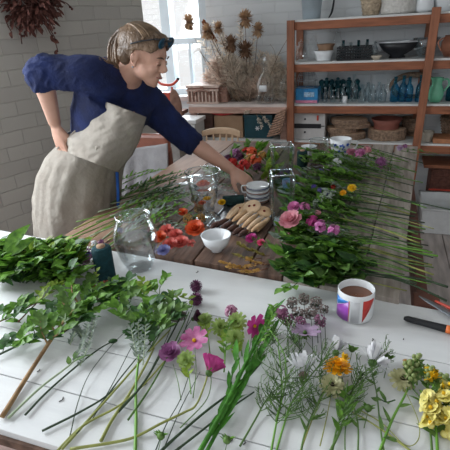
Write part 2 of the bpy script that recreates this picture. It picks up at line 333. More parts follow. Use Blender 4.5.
# wide black dish with white rim
x = sx(397, 57); y = YF+.16; t = thing('serving_dish', 'wide black footed dish with a pale rim and two side handles', 'dish', (x, y, Z2))
MB().lathe((x, y, Z2+.001), [(.06, 0), (.05, .02), (.1, .05), (.145, .11), (.135, .11), (.09, .06), (.001, .04)], 30, sy=.7).build('body', black_pl, t)
MB().tube([(x+.143*math.cos(a), y+.1*math.sin(a), Z2+.113) for a in [2*PI*i/30 for i in range(31)]], .007, 6, 1).build('rim', mat('pale silver rim', (.5, .53, .55), .3, .1, metal=.4), t)
for s in (-1, 1): MB().tube([(x+s*.125, y-.03, Z2+.108), (x+s*.17, y-.03, Z2+.1), (x+s*.165, y-.03, Z2+.07), (x+s*.11, y-.03, Z2+.055)], .005).build('handle', metal, t)
x = sx(376, 58, YF+.08); bowl('shallow_bowl', 'small cream shallow bowl between black crate and black dish', 'bowl', (x, YF+.06, Z2+.001), .045, .028, mat('cream glaze', (.5, .44, .36), .3))
x = sx(425, 56); bowl('glass_bowl', 'large clear glass bowl behind the leaning post on second shelf', 'bowl', (x, YF+.17, Z2+.001), .095, .13, grey_glass, .45)
bowl('pink_bowl', 'small pink bowl inside the large glass bowl', 'bowl', (x, YF+.17, Z2+.07), .062, .05, mat('pink glaze', (.5, .33, .3), .4), .6)
x = sx(452, 52, YF+.15); t = thing('copper_pot', 'round copper pot at right edge of second shelf', 'pot', (x, YF+.15, Z2))
MB().lathe((x, YF+.15, Z2+.001), [(.05, 0), (.08, .05), (.075, .1), (.055, .13), (.06, .14), (.05, .14), (.05, .02)], 22).build('body', mat('copper', (.5, .22, .14), .35, .1, metal=.5), t)
MB().tube([(x-.055, YF+.13, Z2+.13), (x-.1, YF+.12, Z2+.1), (x-.075, YF+.12, Z2+.04)], .005).build('handle', MC['copper'], t)
# --- shelf 3
x0, x1 = sx(296, 98, YF+.08), sx(318, 98, YF+.08); t = thing('cardboard_box', 'blue printed box with pink edge at left end of third shelf', 'box', ((x0+x1)/2, YF+.12, Z3))
MB().box(((x0+x1)/2, YF+.14, Z3+.056), (x1-x0, .16, .11)).build('body', mat('blue print', (.02, .16, .42), .4, .3, 25, c2=(.04, .3, .6)), t, smooth=False)
MB().box(((x0+x1)/2, YF+.055, Z3+.013), (x1-x0-.004, .008, .02)).build('pink_edge', mat('pink edge', (.55, .2, .3), .5), t, smooth=False)
MB().box(((x0+x1)/2+.02, YF+.056, Z3+.066), (.08, .006, .035)).build('picture_patch', mat('blue patch', (.3, .45, .6), .5, .4, 80), t, smooth=False)
xx = (x0+x1)/2-.01; t = thing('wire_cage', 'domed wire cage on top of the blue printed box', 'cage', (xx, YF+.14, Z3+.112)); b = MB()
for k in range(5):
    q = k/4*PI/2; r = .085*math.cos(q*.9)
    b.tube([(xx+r*math.cos(a), YF+.14+r*math.sin(a), Z3+.116+.13*math.sin(q)) for a in [2*PI*i/16 for i in range(17)]], .0022, 4, 1)
for k in range(8):
    a = 2*PI*k/8; b.tube([(xx+.085*math.cos(q*.9)*math.cos(a), YF+.14+.085*math.cos(q*.9)*math.sin(a), Z3+.116+.13*math.sin(q)) for q in [PI/2*i/6 for i in range(7)]], .0018, 4, 1)
b.build('wire_frame', metal, t)
pos = [322, 328, 333, 339, 345, 350, 355]
for k, px in enumerate((321, 326, 331, 337, 342, 348, 356)):
    bottle('teal_bottle', 'rounded dark teal bottle in the back row of the third shelf', px, Z3, .14+.012*(k % 2), .033, teal_glass, 'dark teal bottles in the back row', YF+.27, teal_pl, prof=[(.026, 0), (.034, .02), (.034, .08), (.02, .1), (.016, .115), (.024, .13), (.02, .145)])
for k, px in enumerate((320, 325, 329, 333, 338, 343)):
    bottle('small_jar', 'little clear stoppered jar at front of the third shelf', px, Z3, .085+.02*((k*7) % 3), .02, [clear, grey_glass][k % 2], 'little clear jars at the front', YF+.1, metal if k % 2 else None, prof=None)
bottle('glass_bottle', 'tall slim clear bottle among the little jars', 353, Z3, .2, .028, grey_glass, None, YF+.15)
x = sx(345, 100, YF+.08); tag(MB().lathe((x, YF+.07, Z3+.001), [(.018, 0), (.018, .05), (.001, .05)], 14).build('candle', white_cer, org=(x, YF+.07, Z3)), 'short white candle in front of the little jars', 'candle')
for k, px in enumerate((362, 367, 372, 378, 382)):
    bottle('clear_bottle', 'clear ridged glass bottle in row left of the blue bottles', px, Z3, .13+.012*(k % 2), .031, grey_glass, 'clear glass bottles on the third shelf', YF+.1+.05*(k % 2))
bottle('clear_bottle', 'taller clear bottle touching the first blue bottle', 387, Z3, .165, .028, clear, None, YF+.12)
for k, px in enumerate((394, 402, 408, 419)):
    bottle('blue_bottle', ['leftmost blue glass bottle of the row', 'second blue glass bottle from the left', 'third blue glass bottle, in the middle of the shelf row', 'blue glass bottle close to the leaning post'][k], px, Z3, .18+.008*(k % 2), .031, blue_glass, None, YF+.12)
x = sx(412, 90, YF+.3); y = YF+.3; tag(MB().tube([(x+.15*math.cos(a), y, Z3+.09+.085*math.sin(a)) for a in [2*PI*i/24 for i in range(25)]], .022, 8, 1).build('dark_ring', bark, org=(x, y, Z3)), 'dark oval ring leaning at the back behind blue bottles', 'ring')
# green jug
x = sx(434.5, 103, YF+.1); y = YF+.1; t = thing('green_jug', 'pale green pottery jug with handle on the third shelf', 'jug', (x, y, Z3)); gm = mat('pale green glaze', (.17, .5, .32), .25, .06)
MB().lathe((x, y, Z3+.001), [(.034, 0), (.05, .03), (.054, .06), (.045, .1), (.033, .125), (.038, .16), (.042, .172), (.036, .172), (.028, .125), (.04, .06), (.001, .02)], 24).build('body', gm, t)
MB().tube([(x+.033, y, Z3+.155), (x+.068, y, Z3+.16), (x+.078, y, Z3+.12), (x+.05, y, Z3+.075)], .0065, 8).build('handle', gm, t)
MB().leaf((x-.028, y, Z3+.155), (-1, 0, .5), (0, 0, 1), .03, .03, -.1, .6).build('spout', gm, t, solid=.004)
x = sx(449, 103, YF+.16); bottle('teal_bottle', 'dark teal bottle right of the green jug', 451, Z3, .15, .04, teal_glass, None, YF+.16)
# --- shelf 4
def log(name, label, px0, px1, py, z, H, y, m=cutwood):
    x0, x1 = sx(px0, py, y), sx(px1, py, y); c = V(((x0+x1)/2, y, z)); R = (x1-x0)/2
    t = thing(name, label, 'wood slice', c)
    vs = MB(); n = 26; pr = [(R*(.97+.03*math.sin(k*2.1)+.03*math.sin(k*5.3))) for k in range(n)]
    V_ = []; F_ = []
    for zz in (.001, H*.15, H*.85, H):
        for k in range(n): a = 2*PI*k/n; q = pr[k]*(1 if zz in (H*.15, H*.85) else .975); V_.append(c+V((q*math.cos(a), q*math.sin(a)*.8, zz)))
    for i in range(3):
        for k in range(n): F_.append((i*n+k, i*n+(k+1) % n, (i+1)*n+(k+1) % n, (i+1)*n+k))
    F_.append(tuple(range(n))[::-1]); vs.add(V_, F_).build('bark', bark if m is cutwood else m, t, smooth=False)
    MB().add([V_[3*n+k]+V((0, 0, .001)) for k in range(n)]+[V_[3*n+k]-V((0, 0, .003)) for k in range(n)], [tuple(range(n)), tuple(range(n, 2*n))[::-1]]+[(k, k+n, (k+1) % n+n, (k+1) % n) for k in range(n)]).build('cut_face', m, t, smooth=False)
log('wood_slice', 'bark-edged wood slice at bottom of the pile on the fourth shelf', 328, 366, 136, Z4, .05, YF+.16)
log('wood_slice', 'bark-edged wood slice second from bottom of the pile, jutting left', 326, 358, 130, Z4+.051, .038, YF+.15)
log('wood_slice', 'bark-edged wood slice third from bottom, jutting right', 333, 371, 126, Z4+.09, .03, YF+.16)
log('wood_slice', 'pale wood slice on top of the pile on the fourth shelf', 330, 368, 120, Z4+.121, .035, YF+.15)
log('dark_log', 'thick dark bark wood slice under the terracotta bowl', 367, 406, 138, Z4, .08, YF+.16)
x = sx(386, 128, YF+.16); bowl('terracotta_bowl', 'terracotta planter bowl on the thick dark log slice', 'bowl', (x, YF+.16, Z4+.083), .118, .075, rust, .8)
x0, x1 = sx(282, 138, YF+.1), sx(325, 138, YF+.1); cx = (x0+x1)/2
wbx = mat('white printed card', (.52, .5, .49), .7, .06); t = thing('cardboard_box', 'white cardboard box with black label strip behind left post', 'box', (cx, YF+.19, Z4))
MB().box((cx, YF+.19, Z4+.11), (x1-x0, .26, .218)).build('body', wbx, t, smooth=False, bevel=.003)
MB().box((cx+.02, YF+.057, Z4+.11), (x1-x0-.1, .006, .035)).build('black_label', black_pl, t, smooth=False)
MB().box((cx, YF+.058, Z4+.11), (x1-x0-.002, .004, .006)).build('lid_seam', black_pl, t, smooth=False)
for dx in (-.11, .12): MB().box((cx+dx, YF+.056, Z4+.175), (.014, .006, .04)).build('red_mark', redp, t, smooth=False)
for dz in (.06, .165): MB().lathe((cx+.02, YF+.06, Z4+dz), [(.008, 0), (.008, .006)], 12, ax=Matrix.Rotation(PI/2, 3, 'X')).build('hand_hole', black_pl, t, smooth=False)
x = sx(427, 138, YF+.12); bowl('cream_pot', 'small cream pot right of the leaning post on fourth shelf', 'pot', (x, YF+.1, Z4+.001), .045, .075, mat('cream pot glaze', (.4, .36, .3), .5), .8)
x0, x1 = sx(432, 141, YF+.1), sx(475, 141, YF+.1); tag(MB().box(((x0+x1)/2, YF+.12, Z4+.018), (x1-x0, .2, .034)).build('wooden_tray', mat('orange tray wood', (.4, .17, .08), .5, .2), org=((x0+x1)/2, YF+.12, Z4), smooth=False, bevel=.004), 'orange-brown wooden tray at right end of fourth shelf', 'tray')
basket('dark_basket', 'dark wicker basket behind the wooden tray on fourth shelf', ((x0+x1)/2+.03, YF+.29, Z4), .09, .12, .15, bark)
basket('dark_basket', 'dark wicker basket behind the thick log slice', (sx(411, 130, YF+.28), YF+.29, Z4), .06, .08, .14, bark)
# things below the shelving on the right
bb = onZ(434, 231, 0); x = .47
t = thing('plastic_bin', 'white plastic storage bin on the floor under the shelves', 'bin', (x, 3.5, 0)); wpz = mat('cloudy white plastic', (.75, .77, .78), .4, .05)
b = MB(); q = [(-.15, -.2), (.15, -.2), (.15, .2), (-.15, .2)]
for (z, s) in ((.002, .85), (.2, 1.0), (.2, .94), (.02, .8)): b.v += [V((x+a*s, 3.5+c*s, z)) for a, c in q]
for i in range(3):
    for k in range(4): b.f.append((i*4+k, i*4+(k+1) % 4, (i+1)*4+(k+1) % 4, (i+1)*4+k))
b.f += [(3, 2, 1, 0), (12, 13, 14, 15)]; b.build('body', wpz, t, smooth=False, bevel=.004)
MB().tube([(x-.15, 3.3, .2), (x+.15, 3.3, .2), (x+.15, 3.7, .2), (x-.15, 3.7, .2), (x-.15, 3.3, .2)], .008, 6, smooth=False).build('rim', wpz, t)
t = thing('wicker_hamper', 'dark red-brown wicker hamper with plank lid behind the plastic bin', 'hamper', (.62, 3.85, .0)); b = MB(); hm = mat('dark red wicker', (.13, .05, .035), .7, .4, 40, .6)
b.box((.57, 3.83, .2), (.36, .24, .39)).build('body', hm, t, smooth=False); b = MB()
for k in range(9): b.tube([(.39, 3.705, .05+k*.04), (.47, 3.70, .056+k*.04), (.57, 3.71, .05+k*.04), (.67, 3.70, .056+k*.04), (.75, 3.705, .05+k*.04)], .006, 5)
for k in range(9): b.box((.40+k*.0425, 3.708, .2), (.006, .012, .37))
b.build('weave', hm, t); MB().box((.57, 3.7, .22), (.37, .01, .012)).build('red_cord', redp, t, smooth=False)
MB().box((.55, 3.82, .41), (.44, .28, .025)).build('lid', wood_red, t, smooth=False, bevel=.003)
# ================================================================== left bench things
def boxpx(pl, pr_, y, z, H, D): x0, x1 = sx(pl, 100, y), sx(pr_, 100, y); return (x0+x1)/2, x1-x0
# wicker suitcase basket
x0, x1 = sx(187, 100, YF+.04), sx(219, 100, YF+.04); cx = (x0+x1)/2; w_ = x1-x0
t = thing('wicker_basket', 'lidded wicker basket with curved handle on left end of bench', 'basket', (cx, YF+.15, Z3)); wk = mat('brown wicker', (.3, .17, .13), .7, .3, 50, .5); wk2 = mat('light wicker', (.55, .42, .36), .7, .2, 50)
MB().box((cx, YF+.15, Z3+.065), (w_-.01, .21, .125)).build('body', wk, t, smooth=False, bevel=.006)
b = MB()
for k in range(9): b.box((x0+.018+k*(w_-.036)/8, YF+.038, Z3+.06), (.012, .012, .09))
for zz in (.008, .11): b.box((cx, YF+.038, Z3+zz), (w_, .014, .014))
b.build('pale_slats', wk2, t, smooth=False)
MB().box((cx, YF+.15, Z3+.138), (w_+.01, .23, .02)).build('lid', wk2, t, smooth=False, bevel=.004)
MB().tube([(cx-.07, YF+.035, Z3+.07), (cx-.06, YF+.015, Z3+.1), (cx, YF+.01, Z3+.112), (cx+.06, YF+.015, Z3+.1), (cx+.07, YF+.035, Z3+.07)], .008, 8).build('handle', wk, t)
MB().box((cx, YF+.034, Z3+.12), (.03, .01, .045)).build('latch', wk, t, smooth=False)
x0, x1 = sx(219, 100, YF+.12), sx(229, 100, YF+.12); tag(MB().box(((x0+x1)/2+.005, YF+.16, Z3+.065), (x1-x0-.02, .14, .125)).build('brown_box', wk, org=((x0+x1)/2, YF+.16, Z3), smooth=False, bevel=.004), 'small dark brown box right of the lidded wicker basket', 'box')
# lower shelf: dark box, cardboard box, teal crate, white box, spiral
zl = .613
def bx(name, label, pl, pr_, H, m, y=YF+.14, D=.24, z=zl):
    x0, x1 = sx(pl, 120, y-D/2), sx(pr_, 120, y-D/2); t = thing(name, label, 'box', ((x0+x1)/2, y, z))
    MB().box(((x0+x1)/2, y, z+H/2+.001), (x1-x0, D, H)).build('body', m, t, smooth=False, bevel=.005); return t, (x0+x1)/2, x1-x0
bx('brown_box', 'dark brown wooden box at left end of lower bench shelf', 198, 212.5, .2, mat('dark brown board', (.1, .05, .04), .6, .2))
t, cx, w_ = bx('cardboard_box', 'brown cardboard box with red cloth on the lower bench shelf', 214, 242.5, .185, card)
MB().box((cx, YF+.14, zl+.188), (w_*.5, .242, .004)).build('flap', card, t, smooth=False)
b = MB()
for k in range(7):
    a = -.12+k*.04; b.tube([(cx-.16+k*.01, YF+.03+k*.02, zl+.21-.004*k), (cx-.05, YF+.015+k*.02, zl+.2+.008*math.sin(k*3)), (cx+.06, YF+.03+k*.02, zl+.215), (cx+.15-k*.012, YF+.04+k*.015, zl+.222-.006*k)], [.008, .014, .013, .006], 6)
tag(b.build('red_cloth', mat('red cloth', (.5, .05, .05), .8, .2, 20), org=(cx, YF+.1, zl+.2)), 'crumpled red cloth strips lying on the brown cardboard box', 'cloth')
t, cx, w_ = bx('teal_crate', 'dark teal plastic crate with small white emblem beside cardboard box', 244, 272, .18, teal_pl)
MB().box((cx, YF+.14, zl+.185), (w_+.015, .26, .018)).build('lid', teal_pl, t, smooth=False, bevel=.003)
b = MB()
for k in range(6): a = k*PI/3; b.leaf((cx-.005, YF+.017, zl+.085), (math.cos(a), 0, math.sin(a)), (0, -1, 0), .022, .008, 0, 0)
b.build('white_emblem', white_cer, t, solid=.002)
# leaning spiral of wooden discs
a0 = onY(271, 139, YF-.16); a1 = onY(279, 113, YF-.16); t = thing('spiral_wreath_coil', 'leaning brown coil of dried vine right of the teal crate', 'coil', (a0.x, YF-.06, zl))
dn = (a1-a0); b = MB(); P = []
for i in range(241): q = i/240; c = a0.lerp(a1, q)+V((0, .1, .003)); r = .056*(1-.35*q); a = i*2*PI/24; P.append(c+V((r*math.cos(a), r*.7*math.sin(a), .014*math.cos(a))))
b.tube(P, .0075, 5, 1).build('coil', mat('vine brown', (.4, .25, .18), .8, .3, 40), t)
# dried flower arrangement ------------------------------------------------
dr1 = leafmat('dried cream grass', (.86, .75, .63), c2=(.94, .87, .78), tr=.5); dr2 = leafmat('dried pinkish plume', (.76, .6, .5), c2=(.88, .75, .65), tr=.5); dr3 = mat('dried brown seed', (.26, .15, .09), .9, .4, 60); dr4 = mat('dried stalk', (.22, .16, .11), .8, .3)
def D(px, py, y=YF+.2): return onY(px, py, y)
AR = []
def plume(label, base, tip, W_, m, n=110, name='dried_plume', y=YF+.2):
    A = D(*base, y); B = D(*tip, y); t = thing(name, label, 'dried plant', A)
    mid = A.lerp(B, .5)+V((rd(-.01, .01), rd(-.02, .02), 0)); MB().tube([A, mid, B], [.003, .002, .0012], 5).build('stem', dr4, t)
    b = MB()
    for i in range(n):
        q = rd(.22, 1)**.8; p = A.lerp(B, q); d, sd, up = frame(B-A); a = rd(0, 2*PI)
        L = W_*(1.1-q*.6)*rd(.5, 1.1); dr = (d*.6+sd*math.cos(a)+up*math.sin(a)).normalized()
        b.leaf(p, dr, (rd(-1, 1), rd(-1, 1), rd(-1, 1)), L, .009, rd(-.4, .6), .1, (.5, 1, .8, .5))
    b.build('plume', m, t); return t
ptips = [((238, 103), (214, 62)), ((244, 103), (232, 70)), ((250, 103), (246, 66)), ((256, 103), (262, 70)), ((262, 103), (276, 78)), ((236, 103), (222, 84)), ((252, 103), (240, 86)), ((262, 103), (268, 88)), ((270, 104), (286, 86)), ((246, 104), (254, 84)), ((231, 103), (230, 90)), ((272, 104), (292, 92)), ((262, 104), (262, 80)), ((268, 104), (276, 64)), ((254, 104), (252, 76)), ((240, 104), (208, 74)), ((246, 104), (226, 58)), ((276, 104), (284, 72)), ((234, 104), (214, 90)), ((258, 104), (272, 58))]
for k, (a, c) in enumerate(ptips): plume('fluffy dried plume of cream and pink grass on the bench', a, c, .16, [dr2, dr1, dr1][k % 3], 620, y=YF+.16+.03*(k % 4)) ['group'] = 'dried grass plumes on the bench'
for k, (tx, ty) in enumerate(((206, 30), (222, 34), (214, 22), (240, 24), (253, 40), (262, 52), (200, 40), (230, 46), (246, 52))):
    plume('wispy cream dried grass head rising above the plumes', (246-k*.5, 100), (tx, ty), .08, dr1, 130, 'dried_grass', YF+.15+.02*k)['group'] = 'wispy dried grasses'
def seedhead(label, base, c, R, mid=None, y=YF+.15):
    A = D(*base, y); C = D(*c, y); t = thing('dried_seed_head', label, 'dried plant', A)
    P = [A, A.lerp(C, .5)+V((0, .02, 0)), C] if mid is None else [A]+[D(*m_, y) for m_ in mid]+[C]
    MB().tube(P, [.004, .0025, .002], 5).build('stem', dr4, t)
    b = MB(); b.ball(C, R*.45, 8); h = b.build('seed_core', dr3, t); b = MB()
    for i in range(150):
        z = rd(-1, 1); a = rd(0, 2*PI); r = math.sqrt(1-z*z); d = V((r*math.cos(a), r*math.sin(a), z)); b.leaf(C+d*R*.3, d, (0, 0, 1), R*rd(.7, 1), R*.3, rd(-.2, .3), .1, (.5, 1, .8, .2))
    b.build('bracts', dr3 if R > .05 and 'dark' in label else mat('dried tan bracts', (.5, .33, .2), .9, .3), t)
seedhead('highest round dried seed head above the plumes', (247, 102), (245, 19), .066)
seedhead('dark dried seed head right of the twisted brown pod', (246, 102), (231, 44), .066)
seedhead('dark dried seed head lowest right, against white wall', (249, 102), (245, 50), .066)
seedhead('rightmost dried seed head against the white brick wall', (250, 102), (258, 30), .055)
seedhead('leftmost dried seed head in front of the window', (238, 102), (189, 22), .06, [(215, 78), (200, 50)])
seedhead('dried seed head beside the window frame, second from left', (240, 102), (207, 32), .06, [(222, 72)])
seedhead('tan dried seed head between window and highest seed head', (241, 102), (218, 28), .048)
seedhead('small tan seed head low in the plumes', (236, 102), (227, 75), .035)
A = D(216, 42); B = D(203, 21); t = thing('dried_pod', 'long knobbly rust-brown dried pod leaning in front of the window', 'dried plant', D(240, 102))
MB().tube([D(240, 102), D(226, 66), A], .003).build('stem', dr4, t); b = MB()
for i in range(70): q = i/69; p = A.lerp(B, q); a = i*2.4; d, sd, up = frame(B-A); b.ball(p+(sd*math.cos(a)+up*math.sin(a))*.011, .009, 6)
b.build('pod', mat('rust pod', (.3, .1, .04), .8, .3), t)
def branch(label, pts, tw, y=YF+.12, name='bare_branch', m=dr4):
    P = [D(*p, y) for p in pts]; t = thing(name, label, 'dried plant', P[0]); b = MB(); b.tube(P, [.0045, .003, .0015], 5); b.build('stem', m, t); b = MB()
    [MB().tube([D(*s, y), (D(*s, y)+D(*e, y))/2+V((.01, 0, .01)), D(*e, y)], .0013, 4).build('twig', m, t) for s, e in tw]
branch('thin bare branch crossing the window lower left of the seed heads', [(238, 100), (216, 72), (192, 42)], [((216, 72), (203, 64)), ((205, 58), (206, 40)), ((222, 80), (214, 84)), ((198, 50), (190, 56)), ((228, 90), (222, 98))])
branch('thin bare branch rising beside the window frame', [(240, 100), (224, 62), (210, 36)], [((224, 62), (232, 50)), ((218, 52), (208, 50)), ((230, 78), (240, 64))])
branch('thin bare twig reaching right along the white wall', [(262, 100), (276, 60), (289, 36)], [((276, 60), (270, 44)), ((279, 54), (290, 52)), ((270, 76), (284, 70))])
branch('tangle of thin dried twigs beside the left shelf post', [(272, 102), (280, 84), (292, 68)], [((280, 84), (291, 82)), ((276, 92), (290, 96)), ((284, 76), (276, 66)), ((286, 74), (296, 78)), ((282, 80), (272, 78))])
for k, (a, c) in enumerate((((256, 113), (262, 128)), ((260, 112), (270, 126)), ((252, 110), (244, 113)))):
    plume('dried tan grass tuft hanging over the bench front', a, c, .035, dr1, 40, 'dried_grass_tuft', YF-.025)['group'] = 'dried tufts hanging at the bench front'
# large bottle with label on bench
x = sx(265, 102, YF+.04); y = YF+.06; t = thing('glass_bottle', 'large clear glass bottle with white label among dried grasses', 'bottle', (x, y, Z3))
MB().lathe((x, y, Z3+.001), [(.07, 0), (.078, .02), (.078, .15), (.06, .2), (.02, .24), (.018, .3), (.024, .31), (.024, .33)], 24).build('body', clear, t)
MB().lathe((x, y, Z3+.325), [(.013, 0), (.014, .012), (.004, .03)], 12).build('stopper', white_cer, t)
b = MB(); b.v = [V((x+.0795*math.cos(a), y+.0795*math.sin(a), Z3+z)) for z in (.1, .15) for a in [-2.0+.1*i for i in range(9)]]; b.f = [(i, i+1, i+10, i+9) for i in range(8)]; b.build('label_patch', white_cer, t, solid=.0015)
x = sx(284, 103, YF+.06); t = thing('glass_cloche', 'clear glass cloche on the bench beside the left shelf post', 'cloche', (x, YF+.1, Z3))
MB().lathe((x, YF+.1, Z3+.001), [(.05, 0), (.052, .14), (.035, .18), (.001, .195)], 22).build('dome', clear, t); MB().ball((x, YF+.1, Z3+.205), .012).build('knob', clear, t)
# white counter box, red scales, oval paddle by the window
x0, x1 = onY(177, 132, 3.35).x, onY(199, 132, 3.35).x
t = thing('white_cabinet', 'small white cabinet standing left of the bench under the window', 'cabinet', ((x0+x1)/2, 3.45, 0)); zt = onY(188, 122, 3.35).z
MB().box(((x0+x1)/2-.02, 3.46, zt/2-.01), (x1-x0-.03, .2, zt-.02)).build('body', white_paint, t, smooth=False); MB().box(((x0+x1)/2-.02, 3.46, zt), (x1-x0, .22, .03)).build('top', mat('bright white top', (.8, .8, .8), .4, .03), t, smooth=False, bevel=.004)
MB().box(((x0+x1)/2-.02, 3.345, zt*.45), (x1-x0-.06, .012, zt*.7)).build('door', white_paint, t, smooth=False, bevel=.004); MB().ball(((x0+x1)/2+.03, 3.33, zt*.6), .012).build('knob', metal, t)
ys = 3.55; t = thing('side_table', 'small dark table under the red stand by the window', 'table', (-1.9, ys, 0)); ztb = onY(165, 112, ys).z
xa, xc = onY(150, 112, ys).x, onY(180, 112, ys).x
MB().box(((xa+xc)/2-.06, ys+.05, ztb-.02), (xc-xa+.1, .3, .03)).build('tabletop', mat('side table wood', (.2, .1, .07), .5), t, smooth=False)
for dx in (-.14, .12):
    for dy in (-.08, .18): MB().box(((xa+xc)/2-.04+dx, ys+dy, (ztb-.04)/2), (.03, .03, ztb-.04)).build('leg', MC['side table wood'], t, smooth=False)
t = thing('red_scales', 'red metal balance scales with curved top arm in front of window', 'scales', (onY(168, 108, ys).x, ys, ztb)); a = onY(172, 108, ys); c = onY(172, 87, ys)
MB().tube([onY(157, 81, ys), onY(163, 84.5, ys), onY(172, 84.5, ys), onY(178, 79.5, ys)], .011, 8).build('top_arm', redp, t); MB().tube([a, c], .009, 8).build('post', redp, t)
MB().ball(onY(178, 79, ys), .013).build('knob', black_pl, t)
e0, e1 = onY(158, 110, ys), onY(171, 92, ys); MB().box(((e0.x+e1.x)/2, ys+.02, (e0.z+e1.z)/2), (abs(e1.x-e0.x), .1, abs(e1.z-e0.z))).build('body', redp, t, smooth=False, bevel=.012)
e = onY(176, 104, ys-.1); tb_ = MB(); ry = Matrix.Rotation(-.22, 3, 'Y')
tb_.ball(e, (.05, .012, .12), 20, ax=Matrix.Rotation(-.12, 3, 'Y')); tp = tb_.build('wooden_paddle', mat('dark oval wood', (.16, .07, .05), .4, .2, c2=(.24, .12, .08)), org=e); tag(tp, 'dark oval wooden board leaning against the red scales', 'board')
# wooden chair behind the table end
yc = 3.12; xl, xr_ = onY(202.5, 134, yc).x, onY(240.5, 134, yc).x; cx = (xl+xr_)/2; zt = onY(221, 129, yc).z; zb = zt-.045
t = thing('spindle_chair', 'pale wooden spindle-back chair at far end of the table', 'chair', (cx, yc, 0))
b = MB(); n = 12; vs = []; fs = []
for i in range(n+1):
    q = i/n*2-1; X = cx+q*(xr_-xl)/2; Y_ = yc+.05*(1-q*q); top = zt-.018*abs(q)**3; bot = zb-.012*(q*q)
    for (yy, z) in ((Y_-.01, bot), (Y_+.012, bot), (Y_+.012, top), (Y_-.01, top)): vs.append((X, yy, z))
for i in range(n):
    for k in range(4): fs.append((i*4+k, i*4+(k+1) % 4, (i+1)*4+(k+1) % 4, (i+1)*4+k))
fs += [(0, 1, 2, 3), (n*4+3, n*4+2, n*4+1, n*4)]; b.add(vs, fs).build('top_rail', pale_wood, t, bevel=.004)
for k in range(6):
    q = -.84+k*.336; MB().tube([(cx+q*(xr_-xl)/2*.8, yc-.02, .44), (cx+q*(xr_-xl)/2, yc+.05*(1-q*q), zb)], [.007, .011, .007], 8).build('spindle', pale_wood, t)
MB().box((cx, yc-.2, .43), (.4, .4, .035)).build('seat', pale_wood, t, smooth=False, bevel=.012)
for dx in (-.16, .16):
    for dy in (-.36, -.04): MB().tube([(cx+dx, yc+dy, .415), (cx+dx*1.15, yc+dy+(.02 if dy > -.2 else -.02), 0)], [.012, .017, .011], 8).build('leg', pale_wood, t)
# dried wreath on the left wall
def onL(px, py, off=.06):
    d = ray(px, py); n_ = inward; p0 = LW0+n_*off; t = (p0-V((0, 0, CH))).dot(n_)/d.dot(n_); return V((0, 0, CH))+d*t
if (V((0, 0, CH))-LW0).dot(inward) < 0: inward = -inward
C = onL(22, -4, .1); t = thing('hanging_dried_bunch', 'dark red-brown bunch of dried flowers hanging on the left wall', 'dried plant', C)
dk = mat('dried dark maroon', (.075, .028, .025), .9, .5, 50, c2=(.16, .06, .045)); b = MB()
for i in range(1500):
    a = rd(0, 2*PI); z = rd(-1, 1); r = math.sqrt(1-z*z); d = V((r*math.cos(a), r*math.sin(a), z)); d = (d+V((0, 0, -.25))).normalized()
    s_ = V((d.x*.22, d.y*.1, d.z*.17)); p = C+s_*rd(.35, .95)+LD*-.02
    b.leaf(p, d+V((rd(-.5, .5), rd(-.5, .5), rd(-.6, .2))), (rd(-1, 1), rd(-1, 1), 1), rd(.03, .06), rd(.01, .022), rd(-.5, .6), .2)
b.build('dried_petals', dk, t)
b = MB()
for (p0, p1, p2) in (((40, 20), (50, 30), (55, 38)), ((15, 26), (20, 32), (22, 44)), ((54, -2), (66, 3), (73, 9)), ((45, 24), (55, 42), (58, 52)), ((5, 18), (8, 26), (12, 33))):
    b.tube([onL(*p0, .08), onL(*p1, .07), onL(*p2, .05)], .003, 5)
for px, py in ((22, 36), (20, 34), (24, 36), (54, 28), (55, 33), (52, 36), (57, 51), (70, 7), (72, 9)): b.ball(onL(px, py, .06), .008, 6)
b.build('trailing_twigs', dk, t); b = MB()
for px, py, a in ((52, 38, 0), (50, 36, 1), (56, 50, 2), (12, 32, 3), (26, 30, 2.2), (33, 30, 1.8)): b.leaf(onL(px, py, .06), (math.cos(a), .3, -1), (0, -1, 0), .05, .03, .3)
b.build('hanging_leaves', dk, t)
# ================================================================== the tables
b = V(onZ(0, 432, TB)); 
YN0, YF0 = .468, 1.182                     # near and far edge of the white board
brd = thing('white_board', 'white painted plank board laid across the front of the table', 'board', (0, .84, TB-.03))
grooves = sorted([YN0]+[onZ(*p, TB).y for p in ((38, 388),)]+[onZ(80, 350, TB).y, onZ(385, 343, TB).y]+[YF0])
gy = [YN0]
for g_ in sorted(grooves[1:-1]):
    if g_-gy[-1] > .08: gy.append(g_)
gy.append(YF0)
bwm = mat('white board paint', (.66, .67, .68), .42, .05, 5, .12, 18, stretch=(.5, 3, 1), c2=(.74, .75, .75))
def quadbox(c0, c1, c2_, c3, z0, z1):
    return MB().add([V((x, y, z)) for z in (z0, z1) for x, y in (c0, c1, c2_, c3)], [(3, 2, 1, 0), (4, 5, 6, 7), (0, 1, 5, 4), (1, 2, 6, 5), (2, 3, 7, 6), (3, 0, 4, 7)])
xa, xb = -1.75, 1.05; eg = lambda x, y: y-(.015+.09*(y-YN0)/(YF0-YN0))*(x+.35); sk = lambda y: -.055*(y-YN0)/(YF0-YN0)
for i in range(len(gy)-1):
    y0, y1 = gy[i]+.0012, gy[i+1]-.0012
    quadbox((xa, eg(xa, y0)), (xb, eg(xb, y0)), (xb, eg(xb, y1)), (xa, eg(xa, y1)), TB-.022, TB).build('plank', bwm, brd, smooth=False, bevel=.0015)
for x in (-1.4, -.3, .8): MB().box((x, .83, TB-.034), (.09, .66, .022)).build('batten', bwm, brd, smooth=False)
MB().box((-.35, YN0+.004, TB-.026), (2.7, .012, .02)).build('worn_edge', mat('worn brown edge', (.12, .07, .05), .8, .5, 40), brd, smooth=False)
spk = mat('dark speck', (.03, .025, .02), .8)
